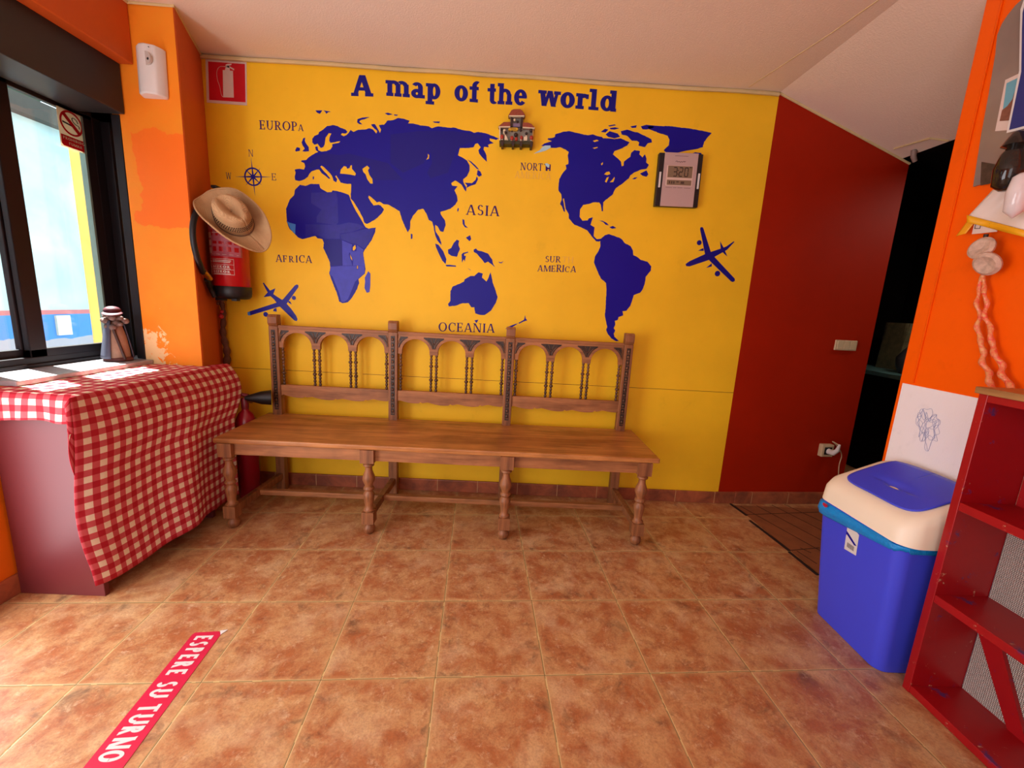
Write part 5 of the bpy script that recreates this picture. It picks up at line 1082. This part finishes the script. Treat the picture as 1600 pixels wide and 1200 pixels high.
sub(t, 'building', [(1588, 136), (1592, 126), (1597, 140), (1590, 178), (1580, 188), (1562, 189), (1566, 172), (1574, 166), (1582, 155)], .0105, plain('card building', (150, 95, 75), .5, .3, 80))
t = thing('blue_poster', 'dark blue poster with white border at the top right', 'poster', pp(1590, 100))
qb = [pp(*p, .016) for p in ((1600, 0), (1595, 15), (1594, 50), (1593, 110), (1583, 160), (1573, 208), (1600, 201))]; ext = [V((PX-.016, -1.2, qb[-1].z)), V((PX-.016, -1.2, qb[0].z))]
MB().prism([qb+ext], (-.0012, 0, 0)).build('paper', M['white_pl'], t, origin=qb[0])
qb = [pp(*p, .018) for p in ((1601, 8), (1598, 20), (1597, 50), (1596, 112), (1586, 160), (1577, 203), (1600, 197))]; ext = [V((PX-.018, -1.2, qb[-1].z)), V((PX-.018, -1.2, qb[0].z))]
MB().prism([qb+ext], (-.0006, 0, 0)).build('print', plain('poster blue', (40, 52, 128), .35), t, origin=qb[0])
# dark figure shapes behind film
t = thing('glossy_bottle', 'dark glossy bottle shape hanging in front of the grey panel', 'bottle', pp(1578, 250, .04))
c = pp(1579, 258, .075); MB().lathe([(.012, -.07), (.030, -.055), (.034, -.01), (.026, .03), (.017, .045), (.030, .052), (.026, .06), (.014, .085), (.004, .09)], c, 24).build('bottle_body', plain('dark glass', (44, 38, 34), .08, .3), t, smooth=True, origin=c)
c2_ = pp(1592, 300, .085); MB().lathe([(.001, -.07), (.022, -.05), (.026, 0), (.02, .04), (.008, .05)], c2_, 20).build('clear_bulb', plain('pearly film', (235, 225, 225), .1, .1), t, smooth=True, origin=c2_)
flat('photo_print', 'small brown photo low on the grey panel', 'photo', [(1534, 253), (1552, 256), (1575, 262), (1567, 283), (1532, 290)], .009, plain('brown photo', (96, 78, 66), .4, .5, 50))
# white cloth with yellow hem
t = thing('hanging_cloth', 'white cloth with yellow hem hanging on the orange partition', 'cloth', pp(1560, 320, .03))
def clo(u, v):
    top = (1566+u*60, 281-u*2); bot = (1513+u*100, 338+u*27); x = top[0]*(1-v)+bot[0]*v; y = top[1]*(1-v)+bot[1]*v; return ax(x, y, PX-.03-.010*sin(u*8+v*2))
MB().grid(clo, 20, 14).build('cloth', plain('white satin', (236, 222, 212), .4, .05), t, smooth=True, solid=.002, origin=pp(1560, 320, .03))
def hem(u, v): return ax(1511+u*103, 336+u*27+v*11, PX-.033-.010*sin(u*8+2))
MB().grid(hem, 20, 2).build('hem', plain('yellow hem', (250, 180, 14), .5), t, smooth=True, solid=.003, origin=pp(1540, 345, .033))
def tip(u, v): a = (1512+u*12, 345+u*1); b = (1494+u*2+u*13*(1-0), 369-u*4); return ax(a[0]*(1-v)+b[0]*v, a[1]*(1-v)+b[1]*v, PX-.028-.006*v)
MB().grid(tip, 4, 8).build('ribbon_tip', plain('yellow ribbon', (248, 170, 20), .5), t, smooth=True, solid=.002, origin=pp(1505, 355, .03))
# white tag
t = thing('paper_tag', 'small white tag with printed marks under the white cloth', 'tag', pp(1540, 358, .02))
sub(t, 'card', [(1523, 347), (1561, 350), (1558, 362), (1519, 366)], .022, M['sign_white'], .0012)
mk = MB(); a, b, c, d = [pp(x, y, .0236) for x, y in ((1525, 349), (1533, 350), (1531, 357), (1523, 357))]; mk.tube([a, b, c, d], .0013, 5, closed=True); mk.tube(bez([pp(x, y, .0236) for x, y in ((1544, 351), (1549, 349.5), (1551, 352), (1546, 354))], 4), .0012, 5)
mk.build('printed_marks', M['brownd'], t, origin=a)
# two straw rosettes
t = thing('straw_rosettes', 'two fuzzy straw rosettes strung under the white tag', 'ornament', pp(1538, 400, .03))
fz = plain('fuzzy straw', (240, 204, 180), .9, .35, 70, bump=.8)
for k, (x, y, tilt, mt) in enumerate(((1534, 388, .3, fz), (1543, 412, -.2, fz))):
    c = pp(x, y, .045); A_ = V((-1, -.15, .25 if k == 0 else -.5)).normalized(); R_ = .034 if k == 0 else .036
    MB().lathe([(.003, -.012), (R_*.7, -.012), (R_, -.002), (R_, .004), (R_*.75, .011), (R_*.45, .006), (.002, .0)], c, 28, A_).build('rosette', mt, t, smooth=True, origin=c)
mb = MB(); mb.tube([pp(1541, 366, .03), pp(1537, 385, .03), pp(1542, 410, .03)], .006, 8); mb.build('stem', M['brownd'], t, smooth=True, origin=pp(1540, 380, .03))
# pink braid
t = thing('pink_braid', 'long translucent pink braid hanging below the rosettes', 'ornament', pp(1545, 520, .02))
path = [pp(x, y, .022) for x, y in ((1539, 430), (1538, 470), (1541, 510), (1549, 550), (1560, 585), (1572, 612))]
for ph in (0, pi):
    pts = bez(path, 10); n = len(pts); q = []
    for i, p in enumerate(pts): f = i/n; q.append(p+V((-.004*cos(i*.8+ph)-.004, .004+(.005+.022*f)*(1 if ph else -1)+.004*sin(i*.5+ph), 0)))
    MB().tube(q, [.005+.004*i/n+.0012*sin(i*1.3) for i in range(n)], 10).build('strand', M['pinkrib'], t, smooth=True, origin=path[0])

# ================================================================== DARK ROOM CONTENTS
c = thing('counter', 'dark counter with teal edge in the unlit room behind', 'counter', (2.95, .2, 0))
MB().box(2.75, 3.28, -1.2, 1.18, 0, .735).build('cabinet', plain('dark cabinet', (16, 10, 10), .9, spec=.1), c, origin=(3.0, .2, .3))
MB().box(2.70, 3.29, -1.2, 1.18, .735, .765).build('worktop', M['teal'], c, bevel=.003, origin=(3.0, .2, .75), label='teal worktop edge')
tag(MB().lathe([(.05, 0), (.075, .05), (.08, .11), (.05, .16), (.03, .19)], (2.88, .60, .766), 20).build('jar', plain('grey jar', (90, 90, 100), .3), smooth=True, origin=(2.88, .60, .766)), 'dim grey jar on the counter in the unlit room', 'jar')
t = thing('paper_bag', 'crumpled pale bag on the counter in the unlit room', 'bag', (3.05, .86, .766)); rnd = random.Random(2)
mb = loft([[(3.05+(x-3.05)*(1+rnd.uniform(-.06, .06)), y+rnd.uniform(-.01, .01), z) for x, y in rrect(2.97, 3.13, .76, .98, .03, 4)] for z in (.766, .85, .95, 1.05, 1.12)]); mb.build('bag_body', plain('pale bag', (150, 140, 100), .6, .4, 30), t, origin=(3.05, .86, .8))
tag(MB().box(3.27, 3.295, .50, .80, 1.02, 1.36).build('picture', plain('dark red picture', (110, 40, 34), .5, .5, 20), bevel=.002), 'dim red picture on the far wall of the unlit room', 'picture')
